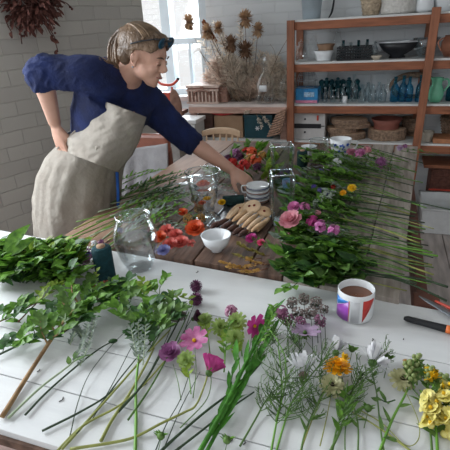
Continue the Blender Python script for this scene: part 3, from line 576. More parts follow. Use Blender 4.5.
for px, py, L in ((59, 402, 3), (143, 386, 3), (372, 341, 2), (37, 372, 2), (230, 442, 2), (243, 445, 2), (300, 339, 1), (403, 340, 1), (196, 273, 3)):
    p = W(px, py, .0); tag(MB().tube([p+V((0, 0, .0012)), p+V((.0015*L, .002*L, .0016)), p+V((.001, .0045*L, .0012))], .0011, 5).build('plant_scrap', spk, org=p), 'tiny dark scrap of cut plant lying on the white board', 'scrap', 'dark scraps on the white board')
# long table
XL, XRT, YE = -1.135, .19, 2.86
tb = thing('long_table', 'long rustic plank table covered with cut flowers', 'table', ((XL+XRT)/2, 2.0, 0))
tw1 = mat('dark brown planks', (.075, .042, .03), .6, .3, 5, .3, 25, stretch=(9, .8, 1), c2=(.2, .115, .08)); tw2 = mat('greyed planks', (.27, .225, .19), .7, .3, 5, .3, 25, stretch=(9, .8, 1), c2=(.44, .385, .34))
xs = [XL, -.93, -.74, -.56, -.37, -.2, -.07, .06, XRT]
for i in range(len(xs)-1):
    x0, x1 = xs[i]+.003, xs[i+1]-.003; m_ = tw2 if x0 > -.21 else (mat('tan plank', (.3, .185, .13), .7, .15, 5, .2, stretch=(9, .8, 1)) if i == 0 else tw1)
    tx = lambda x, y: x-(.105*(2.8-y)/1.6+.0 if x > -.3 else 0)*max(0, (x+.56))/.75
    ye = lambda x: 1.222-.105*(x+.685)
    quadbox((tx(x0, 1.2), ye(x0)+rd(-.004, .004)), (tx(x1, 1.2), ye(x1)+rd(-.004, .004)), (x1+.02*(x1 > -.2), YE-.02*(i % 2)), (x0+.02*(x0 > -.2), YE-.02*(i % 2)), TT-.032, TT).build('plank', m_, tb, smooth=False, bevel=.002)
dkl = mat('dark red table leg', (.12, .045, .03), .6, .3, 10)
MB().box((XRT-.04, 2.0, TT-.09), (.03, 1.7, .11)).build('apron_rail', dkl, tb, smooth=False); MB().box((XL+.04, 2.0, TT-.09), (.03, 1.7, .11)).build('apron_rail', dkl, tb, smooth=False)
for x in (XL+.05, XRT-.03):
    for y in (1.2, 2.78): MB().box((x, y, (TT-.032)/2), (.07, .07, TT-.034)).build('leg', dkl, tb, smooth=False, bevel=.003)
t2 = thing('front_trestle', 'trestle carrying the front of the white board', 'trestle', (-.3, .7, 0))
for x in (-.9, .5):
    MB().box((x, .8, TB-.085), (.06, .6, .07)).build('beam', dkl, t2, smooth=False)
    for y in (.55, 1.0): MB().box((x, y, (TB-.12)/2), (.05, .05, TB-.12)).build('leg', dkl, t2, smooth=False)
MB().box((-.2, .78, .3), (1.4, .04, .05)).build('stretcher', dkl, t2, smooth=False)
# ------------------------------------------------------------------ vessels
gedge = glassmat('bright glass edge', (.8, .86, .88), 1.2, (.95, .98, 1)); water = glassmat('water', (.97, .98, .98), .12, (.9, .95, 1)); wsurf = glassmat('water surface', (.9, .94, .95), .95, (.95, .98, 1))
def vessel(label, c, prof, wl=None, sx=1, n=32, th=.003, cat='vase', name='glass_vase', body='body', m=clear, wr=.96):
    t = thing(name, label, cat, c); c = V(c)
    MB().lathe(c+V((0, 0, .001)), prof+[(max(r-th, .001), z) for r, z in prof[::-1] if z > .006]+[(.001, .009)], n, cap=False, sx=sx).build(body, m, t)
    MB().lathe(c, [(prof[0][0]*.98, .002), (prof[0][0]*.95, .009), (.001, .009)], n, sx=sx).build('thick_base', m, t)
    MB().tube([c+V((prof[-1][0]*math.cos(a)*sx, prof[-1][0]*math.sin(a), prof[-1][1]+.001)) for a in [2*PI*i/n for i in range(n+1)]], th*.7, 6, 1).build('rim', gedge, t)
    if wl:
        ins = [(r*wr-th, z) for r, z in prof if z < wl and z > .008]; rw = None
        for (r0, z0), (r1, z1) in zip(prof, prof[1:]):
            if z0 <= wl <= z1: rw = (r0+(r1-r0)*(wl-z0)/(z1-z0))*wr-th
        MB().lathe(c+V((0, 0, .002)), [(max(prof[0][0]*.9, .01), .009)]+ins+[(rw, wl)], n, cap=False, sx=sx).build('water', water, t)
        MB().lathe(c+V((0, 0, .002)), [(rw, wl), (rw*.5, wl+.0002), (.001, wl)], n, cap=False, sx=sx).build('water_surface', wsurf, t)
    return t
# round vase in front : outline 117..160 x 207..278
c = W(140, 268); s_ = (c-V((0, 0, CH))).length/FPX*.97; R = 21.5*s_
vessel('barrel-shaped clear glass vase half filled with water on the white board', c, [(R*.55, 0), (R*.66, .012), (R*.84, .045), (R*.98, .09), (R, .12), (R*.92, .155), (R*.76, .182), (R*.78, .19)], .11)
# footed tapered vase 190..225 x 172..225
c = W(206, 219); s_ = (c-V((0, 0, CH))).length/FPX*.97
vessel('flared clear glass vase on a narrow waist with an orange flower floating', c, [(16*s_, 0), (15*s_, .008), (9*s_, .03), (9.5*s_, .045), (13*s_, .09), (15*s_, .14), (17.5*s_, .2)], .135, wr=.98)
OC = c+V((0, 0, .14))
# white bowl
c = W(217, 251); s_ = (c-V((0, 0, CH))).length/FPX; R = 15*s_
bowl('white_bowl', 'white ceramic bowl at the edge of the brown planks', 'bowl', c+V((0, 0, .001)), R, .062, white_cer, .36, .003, n=36)
# tall square glass vases
def sqv(label, c, w0, w1, H, rot, wl=None):
    t = thing('square_glass_vase', label, 'vase', c); c = V(c); Rm = Matrix.Rotation(rot, 3, 'Z')
    P = lambda w, z: [c+Rm@V((a*w/2, b_*w/2, z)) for a, b_ in ((-1, -1), (1, -1), (1, 1), (-1, 1))]
    v = P(w0, .001)+P(w1, H)+P(w1-.01, H)+P(w0-.01, .012); f = []
    for i in range(3):
        for k in range(4): f.append((i*4+k, i*4+(k+1) % 4, (i+1)*4+(k+1) % 4, (i+1)*4+k))
    f += [(3, 2, 1, 0), (12, 13, 14, 15)]; MB().add(v, f).build('body', glassmat('thick glass', (.93, .96, .965), .85, (.95, 1, 1)), t, smooth=False, bevel=.002)
    for k in range(4): a = c+Rm@V(((-1, 1, 1, -1)[k]*w0/2, (-1, -1, 1, 1)[k]*w0/2, .002)); b_ = c+Rm@V(((-1, 1, 1, -1)[k]*w1/2, (-1, -1, 1, 1)[k]*w1/2, H)); MB().tube([a, b_], .0035, 6).build('corner', gedge, t)
    MB().tube([p for p in P(w1-.004, H)]+[P(w1-.004, H)[0]], .003, 6, smooth=False).build('rim', gedge, t)
    if wl: MB().add(P(w0-.012, .013)+P(w0+(w1-w0)*wl/H-.012, wl), [(3, 2, 1, 0), (4, 5, 6, 7)]+[(k, (k+1) % 4, (k+1) % 4+4, k+4) for k in range(4)]).build('water', water, t, smooth=False)
    return t
sqv('tall square clear glass vase in the middle of the table, nearer one', W(282, 222), .075, .082, .2, .33)
sqv('tall flared square glass vase standing behind the other square vase', W(282, 186), .07, .1, .2, .33, .09)
# white saucer behind the square vases and blue cup
c = W(290, 192); tag(MB().lathe(c, [(.03, .001), (.05, .006), (.06, .014), (.057, .016), (.03, .006), (.001, .005)], 28).build('white_saucer', white_cer, org=c), 'white saucer under the small blue cup behind the square vase', 'saucer')
t = thing('blue_cup', 'small pale blue cup standing on the white saucer', 'cup', c+V((0, 0, .007))); MB().lathe(c+V((-.006, 0, .008)), [(.018, 0), (.028, .02), (.03, .05), (.027, .05), (.02, .01), (.001, .006)], 22).build('body', mat('pale blue glaze', (.22, .42, .68), .3), t)
MB().tube([c+V((.02, 0, .045)), c+V((.045, 0, .042)), c+V((.042, 0, .022)), c+V((.02, 0, .02))], .003).build('handle', MC['pale blue glaze'], t)
# stack of striped espresso cups
stripe = [mat('brown stripe glaze', (.25, .09, .06), .3), mat('navy stripe glaze', (.03, .05, .15), .3)]
c0 = W(258, 201); R = 11.3*(c0-V((0, 0, CH))).length/FPX
for k in range(4):
    z = c0+V((0, 0, k*.019)); t = thing('striped_cup', ['striped white cup at the bottom of the cup stack', 'striped white cup second from bottom of the stack', 'striped white cup third from bottom of the stack', 'striped white cup on top of the stack by her hand'][k], 'cup', z)
    MB().lathe(z+V((0, 0, .0012)), [(R*.8, 0), (R*.97, .004), (R, .017), (R, .0185), (R*.93, .0185)]+([(R*.9, -.005+.012), (.001, .007)] if k == 3 else [(R*.85, .017)]), 32).build('body', white_cer, t)
    MB().lathe(z+V((0, 0, .009)), [(R*1.005, 0), (R*1.008, .0035)], 32, cap=False).build('stripe', stripe[k % 2], t, solid=.0006)
    if k in (0, 3): MB().tube([z+V((-R*.95, -.01, .016)), z+V((-R*1.35, -.015, .013)), z+V((-R*1.3, -.015, -.012 if k == 3 else .004)), z+V((-R*.95, -.01, -.016 if k == 3 else .003))], .003).build('handle', white_cer, t)
# thread spools
def spool(label, c, R, H, m, ax=None, name='twine_spool'):
    t = thing(name, label, 'spool', c); c = V(c); A = ax or Matrix.Identity(3)
    MB().lathe(c+A@V((0, 0, .001)), [(R*.45, 0), (R*.45, H)], 12, ax=A).build('core', card, t)
    b = MB(); n = int(H/.0032); pts = []
    prof = [(R*.8, .003)]+[(R*(1 if i % 2 else .95)*(1 if 1 < i < n-1 else .93), .005+(H-.012)*i/n) for i in range(n+1)]+[(R*.8, H-.004)]
    b.lathe(c, prof, 18, ax=A).build('twine', m, t); return t
tealm = mat('dark teal twine', (.004, .04, .05), .85, .3, 80, .6); grnm = mat('dark green twine', (.005, .028, .028), .85, .3, 80, .6)
c = W(107, 281); s_ = (c-V((0, 0, CH))).length/FPX; spool('upright dark teal twine spool left of the barrel vase', c, 9.3*s_, 38*s_, tealm)
c = W(302, 171); s_ = (c-V((0, 0, CH))).length/FPX; spool('dark green twine spool standing right of the square glass vases', c, 5.2*s_, 21*s_, grnm)
c = W(245, 200, .024); spool('dark green twine cone lying on its side behind the cookies', c, .024, .1, grnm, Matrix.Rotation(-1.571, 3, 'Y')@Matrix.Identity(3) if False else (Matrix.Rotation(.33, 3, 'Z')@Matrix.Rotation(-PI/2, 3, 'Y')))
# painted mug on the white board
c = W(354.5, 315); s_ = (c-V((0, 0, CH))).length/FPX; R = 16.6*s_; H = .082; t = thing('painted_mug', 'white mug with blue, purple and red triangles, full of tea', 'mug', c)
MB().lathe(c+V((0, 0, .001)), [(R*.88, 0), (R*.97, .004), (R, .012), (R, H), (R*.97, H+.002), (R*.93, H), (R*.92, .012), (.001, .01)], 44, cap=False).build('body', white_cer, t)
MB().lathe(c+V((0, 0, H-.018)), [(R*.93, 0), (.001, .0003)], 30, cap=False).build('tea', mat('tea', (.17, .07, .04), .15), t)
va = math.atan2(-c.y, -c.x)
def patch(a0, a1, zt0, zt1, zb0, zb1, m_, nm):
    n = 14; v = []; f = []
    for i in range(n+1):
        q = i/n; a = va+math.radians(a0+(a1-a0)*q)
        for z in (zb0+(zb1-zb0)*q, zt0+(zt1-zt0)*q):
            for rr in (R+.0002, R+.0009): v.append(c+V((rr*math.cos(a), rr*math.sin(a), z)))
    for i in range(n):
        k = i*4; f += [(k+1, k+3, k+7, k+5), (k, k+4, k+6, k+2), (k+2, k+6, k+7, k+3), (k, k+1, k+5, k+4)]
    MB().add(v, f).build(nm, m_, t)
bl = mat('mug blue', (.04, .22, .6), .3); pu = mat('mug purple', (.28, .06, .38), .3); re_ = mat('mug red', (.6, .05, .04), .3)
patch(-76, -22, .068, .068, .04, .066, bl, 'blue_triangle'); patch(-76, -20, .038, .066, .008, .008, pu, 'purple_triangle'); patch(24, 66, .072, .072, .01, .066, re_, 'red_triangle')
patch(-12, 14, .07, .07, .008, .008, mat('mug grey panel', (.5, .51, .53), .3), 'grey_panel')
patch(-19, -17.5, .07, .07, .008, .008, re_, 'thin_line')
# floral mug
c = W(340, 154); s_ = (c-V((0, 0, CH))).length/FPX; R = 10*s_; t = thing('floral_mug', 'white mug with blue flower pattern at far end of table', 'mug', c)
MB().lathe(c+V((0, 0, .001)), [(R*.7, 0), (R*.85, .01), (R*.9, .05), (R*1.02, .09), (R*.96, .09), (R*.85, .05), (.001, .012)], 28, cap=False).build('body', white_cer, t)
MB().tube([c+V((R*.9, -.01, .08)), c+V((R*1.5, -.0, .075)), c+V((R*1.4, -.0, .04)), c+V((R*.85, -.01, .03))], .0045).build('handle', white_cer, t)
va = math.atan2(-c.y, -c.x); fb = mat('mug flower blue', (.03, .1, .45), .3)
for a, z, r in ((-.5, .06, .014), (.15, .055, .018), (.75, .065, .012), (-.1, .03, .009), (.5, .03, .01)):
    A = va+a; b = MB(); p = c+V((R*.93*math.cos(A), R*.93*math.sin(A), z)); n_ = V((math.cos(A), math.sin(A), 0)); sd = V((-n_.y, n_.x, 0))
    for k in range(5): q = k*2*PI/5; b.leaf(p+n_*.002, sd*math.cos(q)+V((0, 0, 1))*math.sin(q), n_, r, r*.7, 0, 0)
    b.build('painted_flower', fb, t, solid=.0008)
# glass jar, jug pieces at rear
c = W(318, 166); vessel('open clear glass jar left of the blue floral mug', c, [(.045, 0), (.052, .01), (.052, .1), (.045, .13), (.05, .14)], .05, cat='jar', name='glass_jar')
c = W(330, 182); vessel('small glass of water among flowers in front of floral mug', c, [(.025, 0), (.03, .01), (.034, .075)], .045, cat='glass', name='drinking_glass')
c0 = W(301, 158)
c0 = W(309, 158)
for k in range(5):
    z = c0+V((0, 0, k*.014)); tag(MB().lathe(z, [(.028, .001), (.042, .012), (.045, .0135), (.04, .0135), (.026, .004), (.001, .004)], 24).build('white_cup', white_cer, org=z), 'white ribbed cup in the short stack behind the green spool', 'cup', 'white cups stacked behind the green spool')
# tray of cookies
TP = [W(208, 228), W(248, 240), W(274, 215), W(236, 197)]; cT = sum(TP, V())/4; t = thing('cookie_tray', 'thin grey metal tray under the cookies', 'tray', cT); b = MB()
cT2 = cT; v = []
for z, s in ((.001, .95), (.001, 1.0), (.012, 1.03), (.012, 1.0), (.004, .97), (.004, .94)): v += [cT+(p-cT)*s+V((0, 0, z)) for p in TP]
f = []
for i in range(5):
    for k in range(4): f.append((i*4+k, i*4+(k+1) % 4, (i+1)*4+(k+1) % 4, (i+1)*4+k))
f += [(3, 2, 1, 0), (20, 21, 22, 23)]; b.add(v, f).build('body', metal, t, smooth=False)
ck = mat('golden cookie', (.5, .3, .16), .8, .15, 25, .4, c2=(.62, .42, .25)); ck2 = mat('pale cookie', (.6, .42, .27), .8, .12, 25, .4); choc = mat('chocolate', (.07, .03, .022), .5, .3, 30, .6); jam = mat('red jam', (.16, .015, .012), .15)
def cookie(label, px, py, h, R, tilt=(0, 0), m_=ck2, jams=2, grp=None):
    p = W(px, py, h); t = thing('jam_cookie', label, 'cookie', p, grp); A = Matrix.Rotation(tilt[0], 3, 'X')@Matrix.Rotation(tilt[1], 3, 'Y')
    MB().lathe(p, [(R*.9, -.004), (R, 0), (R*.95, .004), (R*.6, .006), (.001, .006)], 24, ax=A, cap=True).build('biscuit', m_, t)
    for k in range(jams): q = (k-.5)*.02 if jams > 1 else 0; MB().ball(p+A@V((q, .004*k, .0065)), (.006, .006, .002), 10, ax=A).build('jam_centre', jam, t)
cookie('large round cookie with two jam dots on top of the pile', 252, 207, .045, .037, (.5, -.1))
cookie('round jam cookie at right edge behind the large one', 264, 212, .03, .03, (.4, .3), ck, 1)
cookie('round jam cookie under the large one, left side', 240, 209, .03, .03, (.4, -.2), ck, 1)
def finger(label, a, b_, h, r, m_=ck, grp=None, n2='finger_cookie', dip=None):
    A = W(*a, h+r); B = W(*b_, h+r*1.2); t = thing(n2, label, 'cookie', A, grp)
    MB().tube([A, A.lerp(B, .5)+V((0, 0, .002)), B], [(r*.6, r*.5), (r*1.1, r*.9), (r*1.2, r), (r*1.1, r*.9), (r*.6, r*.5)], 10).build('biscuit', m_, t)
    if dip: d = (A-B).normalized(); MB().tube([A+d*.003, A.lerp(B, .32)], [(r*.7, r*.6), (r*1.25, r*1.05), (r*1.28, r*1.08)], 10).build('chocolate_end', choc, t)
F = [((229, 218), (246, 203), .016), ((233, 221), (249, 209), .02), ((238, 224), (254, 211), .022), ((243, 227), (258, 214), .02), ((248, 229), (263, 217), .016), ((252, 231), (267, 221), .012), ((226, 220), (238, 205), .008), ((257, 231), (269, 218), .006), ((246, 233), (257, 224), .004)]
for k, (a, b_, h) in enumerate(F): finger('finger biscuit in the overlapping row on the grey tray', a, b_, h, .0095, [ck2, ck][k % 2], 'finger biscuits on the tray')
for k, (a, b_) in enumerate((((216, 226), (228, 219)), ((221, 229), (232, 222)), ((227, 232), (238, 225)), ((233, 234), (243, 228)), ((239, 236), (249, 230)), ((211, 228), (220, 222)))):
    finger('dark chocolate cookie piece along the near edge of the tray', a, b_, .003, .01, choc, 'chocolate cookies on the tray near edge', 'chocolate_cookie')
# cutting knife / pruner
A, B = W(404, 318, .012), W(474, 336, .014); t = thing('garden_knife', 'black-handled tool with an orange band lying right of the mug', 'tool', A); L = B-A
MB().tube([A, A+L*.1, A+L*.5, A+L*.62], [(.005, .004), (.0085, .0075), (.009, .008), (.011, .009), (.0115, .009)], 12).build('handle', black_pl, t)
MB().tube([A+L*.62, A+L*.72], [(.0118, .0093), (.0118, .0093)], 12, smooth=False).build('orange_band', mat('orange plastic', (.65, .15, .03), .4), t)
MB().tube([A+L*.72, B], [(.011, .009), (.009, .003)], 10, smooth=False).build('blade', metal, t)
A, B = W(419, 296, .012), W(465, 322, .014); t = thing('pruning_saw', 'grey steel blade with red grip at right edge of the board', 'tool', A); L = B-A; d, sd, up = frame(L)
b = MB().tube([A, A+L*.25, A+L*.8, B], [(.002, .0012), (.008, .0016), (.013, .002), (.013, .002)], 8); b.build('blade', mat('dull steel', (.2, .22, .24), .4, .1, metal=.7), t)
MB().tube([A+L*.3-sd*.012+V((0, 0, .004)), A+L*.8-sd*.016+V((0, 0, .004)), B-sd*.012], [.003, .006, .006], 8).build('grip', redp, t)
# short wooden board under bowl edge
# chair with linen cloth at left of the table
tc = thing('low_chair', 'red-brown wooden chair at the table with linen cloth over it', 'chair', (-1.36, 2.35, 0)); cw = mat('red brown chair wood', (.25, .09, .06), .4, .2, 12)
pt0, pt1 = onY(136, 140, 2.32), onY(167, 136, 2.32); zt = max(pt0.z, pt1.z)
MB().box(((pt0.x+pt1.x)/2-.02, 2.35, zt-.05), (pt1.x-pt0.x+.04, .05, .11)).build('top_rail', cw, tc, smooth=False, bevel=.02)
for x in (pt0.x-.02, pt1.x-.03): MB().box((x, 2.37, (zt-.08)/2), (.04, .03, zt-.08)).build('leg', cw, tc, smooth=False)
for x in (pt0.x-.02, pt1.x-.03): MB().box((x, 2.7, .215), (.04, .04, .43)).build('leg', cw, tc, smooth=False)
MB().box(((pt0.x+pt1.x)/2-.02, 2.55, .44), (.36, .38, .03)).build('seat', cw, tc, smooth=False, bevel=.006)
linb = mat('bluish grey linen', (.42, .44, .5), .9, .08, 20, .5, 90); lint = mat('tan linen', (.33, .32, .33), .9, .08, 20, .5, 90)
q0, q1 = onY(112, 152, 2.315), onY(168, 143, 2.315); e0, e1 = onY(116, 212, 2.30), onY(170, 206, 2.30); v = []; f = []; nx, ny = 40, 24
for j in range(ny+1):
    for i in range(nx+1):
        u, w_ = i/nx, j/ny; p = q0.lerp(q1, u).lerp(e0.lerp(e1, u)-V((0, 0, .3))*0, w_); p = p+V((0, -.028*w_*math.sin(u*26+w_*2)*(1.1-u)-.008*math.sin(u*9), 0)); v.append(p)
for j in range(ny):
    for i in range(nx): k = j*(nx+1)+i; f.append((k, k+1, k+nx+2, k+nx+1))
tag(MB().add(v, f).build('linen_cloth', lint, org=q0, solid=.004), 'linen cloth draped over the red-brown chair beside her apron', 'cloth')
# grey cupboard behind
for (pl, pr2, pt, yy, m_, lb) in ((168, 180, 144, 2.75, mat('grey beige panel', (.36, .34, .32), .8), 'grey-beige narrow crate standing behind the linen covered chair'), (178, 191, 151, 2.95, mat('pale beige panel', (.5, .44, .4), .8), 'pale beige crate standing right of the narrow grey-beige crate')):
    x0, x1, zt = onY(pl, 160, yy).x, onY(pr2, 160, yy).x, onY(pl+5, pt, yy).z
    tc = thing('storage_crate', lb, 'crate', ((x0+x1)/2-.03, yy+.1, 0)); MB().box(((x0+x1)/2-.02, yy+.1, zt/2), (x1-x0+.04, .18, zt)).build('body', m_, tc, smooth=False, bevel=.004)
    MB().box(((x0+x1)/2-.02, yy+.1, zt+.007), (x1-x0+.05, .19, .014)).build('lid', m_, tc, smooth=False, bevel=.003)
# ================================================================== the woman leaning over the table
skin = mat('skin', (.52, .29, .21), .5, .06, 12, sub=.15, c2=(.58, .34, .26)); navy = mat('navy knit', (.004, .008, .04), .9, .15, 14, .35, 120, c2=(.007, .017, .085))
linen = mat('cream linen', (.27, .235, .2), .9, .07, 9, .9, 22, c2=(.34, .31, .27)); hairm = mat('ash brown hair', (.08, .048, .03), .45, .3, 10, .9, 60, c2=(.2, .125, .075))
WO = V((-1.3, 1.62, 0)); wm = thing('woman', 'woman in navy top and linen apron leaning over the table to reach cups', 'person', WO)
wm.name = 'person'
def remesh(mb, name, m, vox, smooth=2, parent=wm, fac=.5, noise=None):
    me = bpy.data.meshes.new(name); o = bpy.data.objects.new(name, me); me.from_pydata([tuple(v-WO) for v in mb.v], [], mb.f); me.update()
    bm = bmesh.new(); bm.from_mesh(me); bmesh.ops.recalc_face_normals(bm, faces=bm.faces); bm.to_mesh(me); bm.free()
    col.objects.link(o); r = o.modifiers.new('r', 'REMESH'); r.mode = 'VOXEL'; r.voxel_size = vox; r.use_smooth_shade = True
    s = o.modifiers.new('s', 'SMOOTH'); s.factor = fac; s.iterations = smooth
    dg = bpy.context.evaluated_depsgraph_get(); dg.update(); ev = o.evaluated_get(dg); nm = bpy.data.meshes.new_from_object(ev)
    o.modifiers.clear(); o.data = nm; nm.name = name; nm.materials.clear(); nm.materials.append(m); nm.polygons.foreach_set('use_smooth', [True]*len(nm.polygons))
    if noise:
        for v in nm.vertices: v.co = v.co+v.normal*noise(v.co+WO)
    o.parent = parent; return o
def J(px, py, y): return onY(px, py, y)
def limb(b, P, r, n=18, seg=6): return b.tube(P, r, n, seg)
# joints
pel = V((-1.33, 1.62, .80)); wai = J(96, 146, 1.62); rib = J(110, 112, 1.61); che = J(119, 88, 1.605); nk0 = J(127, 76, 1.585); nk1 = J(136, 64, 1.555)
rs, rel, rwr = J(93, 75, 1.47), J(41, 72, 1.42), J(55, 124, 1.475)
ls, lel, lwr = J(150, 106, 1.73), J(188, 140, 1.80), J(232, 170, 1.86)
ax_s = (wai-nk0).normalized()
def torso(b, off=0.0):
    P = [pel+V((0, 0, -.06)), pel+V((.01, 0, .02)), wai, rib, che, nk0]
    P = catmull(P, 4); m = len(P); n = 28; vs = []; fs = []
    A = [.155, .165, .125, .142, .15, .07]; B = [.17, .175, .135, .155, .175, .08]   # in picture plane / towards the camera
    for i, p in enumerate(P):
        t = i/(m-1); d = (P[min(i+1, m-1)]-P[max(i-1, 0)]).normalized(); sd = V((0, 1, 0)); sd = (sd-d*sd.dot(d)).normalized(); up = sd.cross(d)
        dl_ = (.11 if off > 0 else .05)*max(0, 1-t*1.9); a, c = interp(A, t)+off-dl_, interp(B, t)+off-dl_
        for k in range(n): q = 2*PI*k/n; vs.append(p+up*math.cos(q)*a+sd*math.sin(q)*c)
    for i in range(m-1):
        for k in range(n): fs.append((i*n+k, i*n+(k+1) % n, (i+1)*n+(k+1) % n, (i+1)*n+k))
    fs.append(tuple(range(n))[::-1]); fs.append(tuple((m-1)*n+k for k in range(n))); b.add(vs, fs)
# head frame: local x forward, y left, z up
HC = J(144.5, 56.5, 1.545); ph = math.radians(24)
Fx = V((math.cos(ph), -.02, -math.sin(ph))).normalized(); Ly = V((0, 1, 0)).cross(V((0, 0, 1))); Ly = V((0, 0, 1)).cross(Fx).normalized(); Uz = Fx.cross(Ly).normalized()
HM = Matrix((Fx, Ly, Uz)).transposed(); HS = .88
def H(x, y, z): return HC+HM@(V((x, y, z))*HS)
def hb(b, c, r, n=16): b.ball(H(*c), tuple(q*HS for q in r), n, ax=HM)
hd = MB()
hb(hd, (-.018, 0, .035), (.095, .074, .082), 24); hb(hd, (.035, 0, .02), (.052, .06, .07), 20); hb(hd, (.035, 0, -.03), (.048, .055, .062), 20)
hb(hd, (.052, 0, -.068), (.034, .034, .036)); hb(hd, (.071, 0, -.088), (.016, .018, .015)); hb(hd, (.02, 0, -.06), (.05, .05, .03))
hd.tube([H(.08, 0, .022), H(.094, 0, 0), H(.107, 0, -.022)], [(.008, .009), (.009, .009), (.0105, .0105)], 10); hb(hd, (.098, .012, -.026), (.009, .008, .007), 10); hb(hd, (.098, -.012, -.026), (.009, .008, .007), 10)
hb(hd, (.082, 0, -.047), (.012, .02, .006), 12); hb(hd, (.08, 0, -.057), (.012, .019, .006), 12); hb(hd, (.074, 0, .03), (.012, .042, .012), 12)
for s in (-1, 1):
    hb(hd, (.06, s*.03, -.02), (.027, .022, .022), 12); hb(hd, (-.005, s*.073, -.003), (.019, .008, .03), 14); hb(hd, (.003, s*.07, -.027), (.009, .008, .011), 10)
    hb(hd, (.074, s*.03, .006), (.012, .014, .009), 12)
body = MB(); body.v = list(hd.v); body.f = list(hd.f)
torso(body, -.012)
body.tube([nk0-(nk1-nk0)*.7, nk0, nk1, H(-.02, 0, -.01)], [(.07, .075), (.056, .056), (.047, .047), (.05, .05)], 20)
limb(body, [rs, rs.lerp(rel, .5), rel], [.05, .044, .036]); limb(body, [rel, rel.lerp(rwr, .35), rwr], [.037, .037, .024])
limb(body, [ls-V((.05, .02, 0)), ls, ls.lerp(lel, .5), lel], [.05, .052, .045, .037]); limb(body, [lel, lel.lerp(lwr, .35), lwr], [.037, .037, .024])
# legs hidden behind the table
for s in (-1, 1):
    hp = pel+V((0, s*.09, -.02)); kn = V((-1.31, 1.62+s*.1, .44)); an = V((-1.36, 1.62+s*.1, .07)); limb(body, [hp, hp.lerp(kn, .5), kn], [.09, .08, .056]); limb(body, [kn, kn.lerp(an, .4), an], [.055, .056, .036])
    body.tube([an+V((-.04, 0, -.025)), an+V((.04, 0, -.035)), an+V((.16, 0, -.045))], [(.03, .03), (.04, .028), (.028, .02)], 12)
def hand(b, wr, d, n_, pose, side, thumb_ang=.7, sc=1.0):
    """wr wrist, d along the hand, n_ back-of-hand normal; pose: bend of the fingers; side +1 thumb on sd side"""
    d = d.normalized(); sd = d.cross(n_).normalized()*side; n_ = sd.cross(d)*side; n_.normalize(); dn = -n_
    b.tube([wr-d*.015, wr+d*.02, wr+d*.05, wr+d*.085], [(.021, .016), (.03, .015), (.038, .014), (.036, .012)] if True else 0, 14) if False else None
    vs = []; fs = []; nn = 14; rings = [(-.015, .022, .017), (.02, .03, .016), (.05, .038, .015), (.08, .038, .012), (.09, .034, .009)]
    for (q, a, c) in rings:
        for k in range(nn): w = 2*PI*k/nn; vs.append(wr+d*q*sc+sd*math.cos(w)*a*sc+n_*math.sin(w)*c*sc)
    for i in range(len(rings)-1):
        for k in range(nn): fs.append((i*nn+k, i*nn+(k+1) % nn, (i+1)*nn+(k+1) % nn, (i+1)*nn+k))
    fs.append(tuple(range(nn))[::-1]); fs.append(tuple((len(rings)-1)*nn+k for k in range(nn))); b.add(vs, fs)
    for k, (off, L) in enumerate(((.029, .068), (.01, .077), (-.009, .072), (-.027, .056))):
        p = wr+(d*.078+sd*off)*sc; a = pose[k][0]; P = [p]; spread = sd*(off*1.6)
        dirv = (d+spread).normalized()
        for j, f_ in enumerate((.45, .3, .25)):
            aa = pose[k][0]+sum(pose[k][1:1+j]); dd = dirv*math.cos(aa)+dn*math.sin(aa); P.append(P[-1]+dd*L*f_*sc)
        b.tube(P, [.0092*sc, .0086*sc, .0078*sc, .0065*sc], 10, 3)
        b.ball(P[-1], .0065*sc, 8)
    p = wr+(d*.018+sd*.02)*sc; t1 = p+(d*math.cos(thumb_ang)+sd*math.sin(thumb_ang)+dn*.35).normalized()*.04*sc; t2 = t1+(d*math.cos(thumb_ang*.5)+sd*math.sin(thumb_ang*.5)+dn*.5).normalized()*.03*sc; t3 = t2+(d+dn*.5+sd*.05).normalized()*.024*sc
    b.tube([p, t1, t2, t3], [.014*sc, .0115*sc, .0095*sc, .0075*sc], 10, 3); b.ball(t3, .0075*sc, 8)
# right hand on the hip, fingers down; left hand reaching down for the cups
hand(body, rwr, V((.05, .05, -1)), V((-.35, -1, 0)), [(.12, .25, .2)]*4, -1, .5)
hcup = c0cup = W(258, 201)+V((-.01, 0, .085)); dl = (V((-.52, 1.80, .868))-lwr)
hand(body, lwr, V((.8, -.12, -.5)), V((.4, -.35, .9)), [(.25, .5, .4), (.35, .55, .45), (.45, .6, .45), (.5, .65, .5)], 1, .75)
bd = remesh(body, 'body', skin, .0052, 4)
# sweater
sw = MB(); torso(sw, .006)
limb(sw, [che+V((0, -.06, .01)), rs, rs.lerp(rel, .5), rel, rel.lerp(rwr, .30)], [.085, .068, .062, .057, .05], 20, 8)
limb(sw, [che+V((.0, .06, -.02)), ls, ls.lerp(lel, .5), lel, lel.lerp(lwr, .2)], [.095, .078, .062, .055, .047], 20, 8)
sw.tube([che, nk0+(nk0-nk1)*.1], [(.12, .14), (.075, .085)], 22)
def folds(p):
    a = 0
    for o_, e_, am in ((rs, rel, .0045), (ls, lel, .003)):
        L_ = (e_-o_).length; t = (p-o_).dot((e_-o_).normalized())
        if -.1 < t < L_*1.3 and ((p-o_)-(e_-o_).normalized()*t).length < .1: w = math.sin(t*110+p.z*55+9*math.sin(p.z*31+p.y*23+t*20))*math.sin(p.y*37+t*60+1)**2*1.3; a += am*w*(.3+.7*min(1, max(0, t/L_)))
    return a+.0012*math.sin(p.z*60+p.x*40)
remesh(sw, 'navy_top', navy, .008, 2, noise=folds)
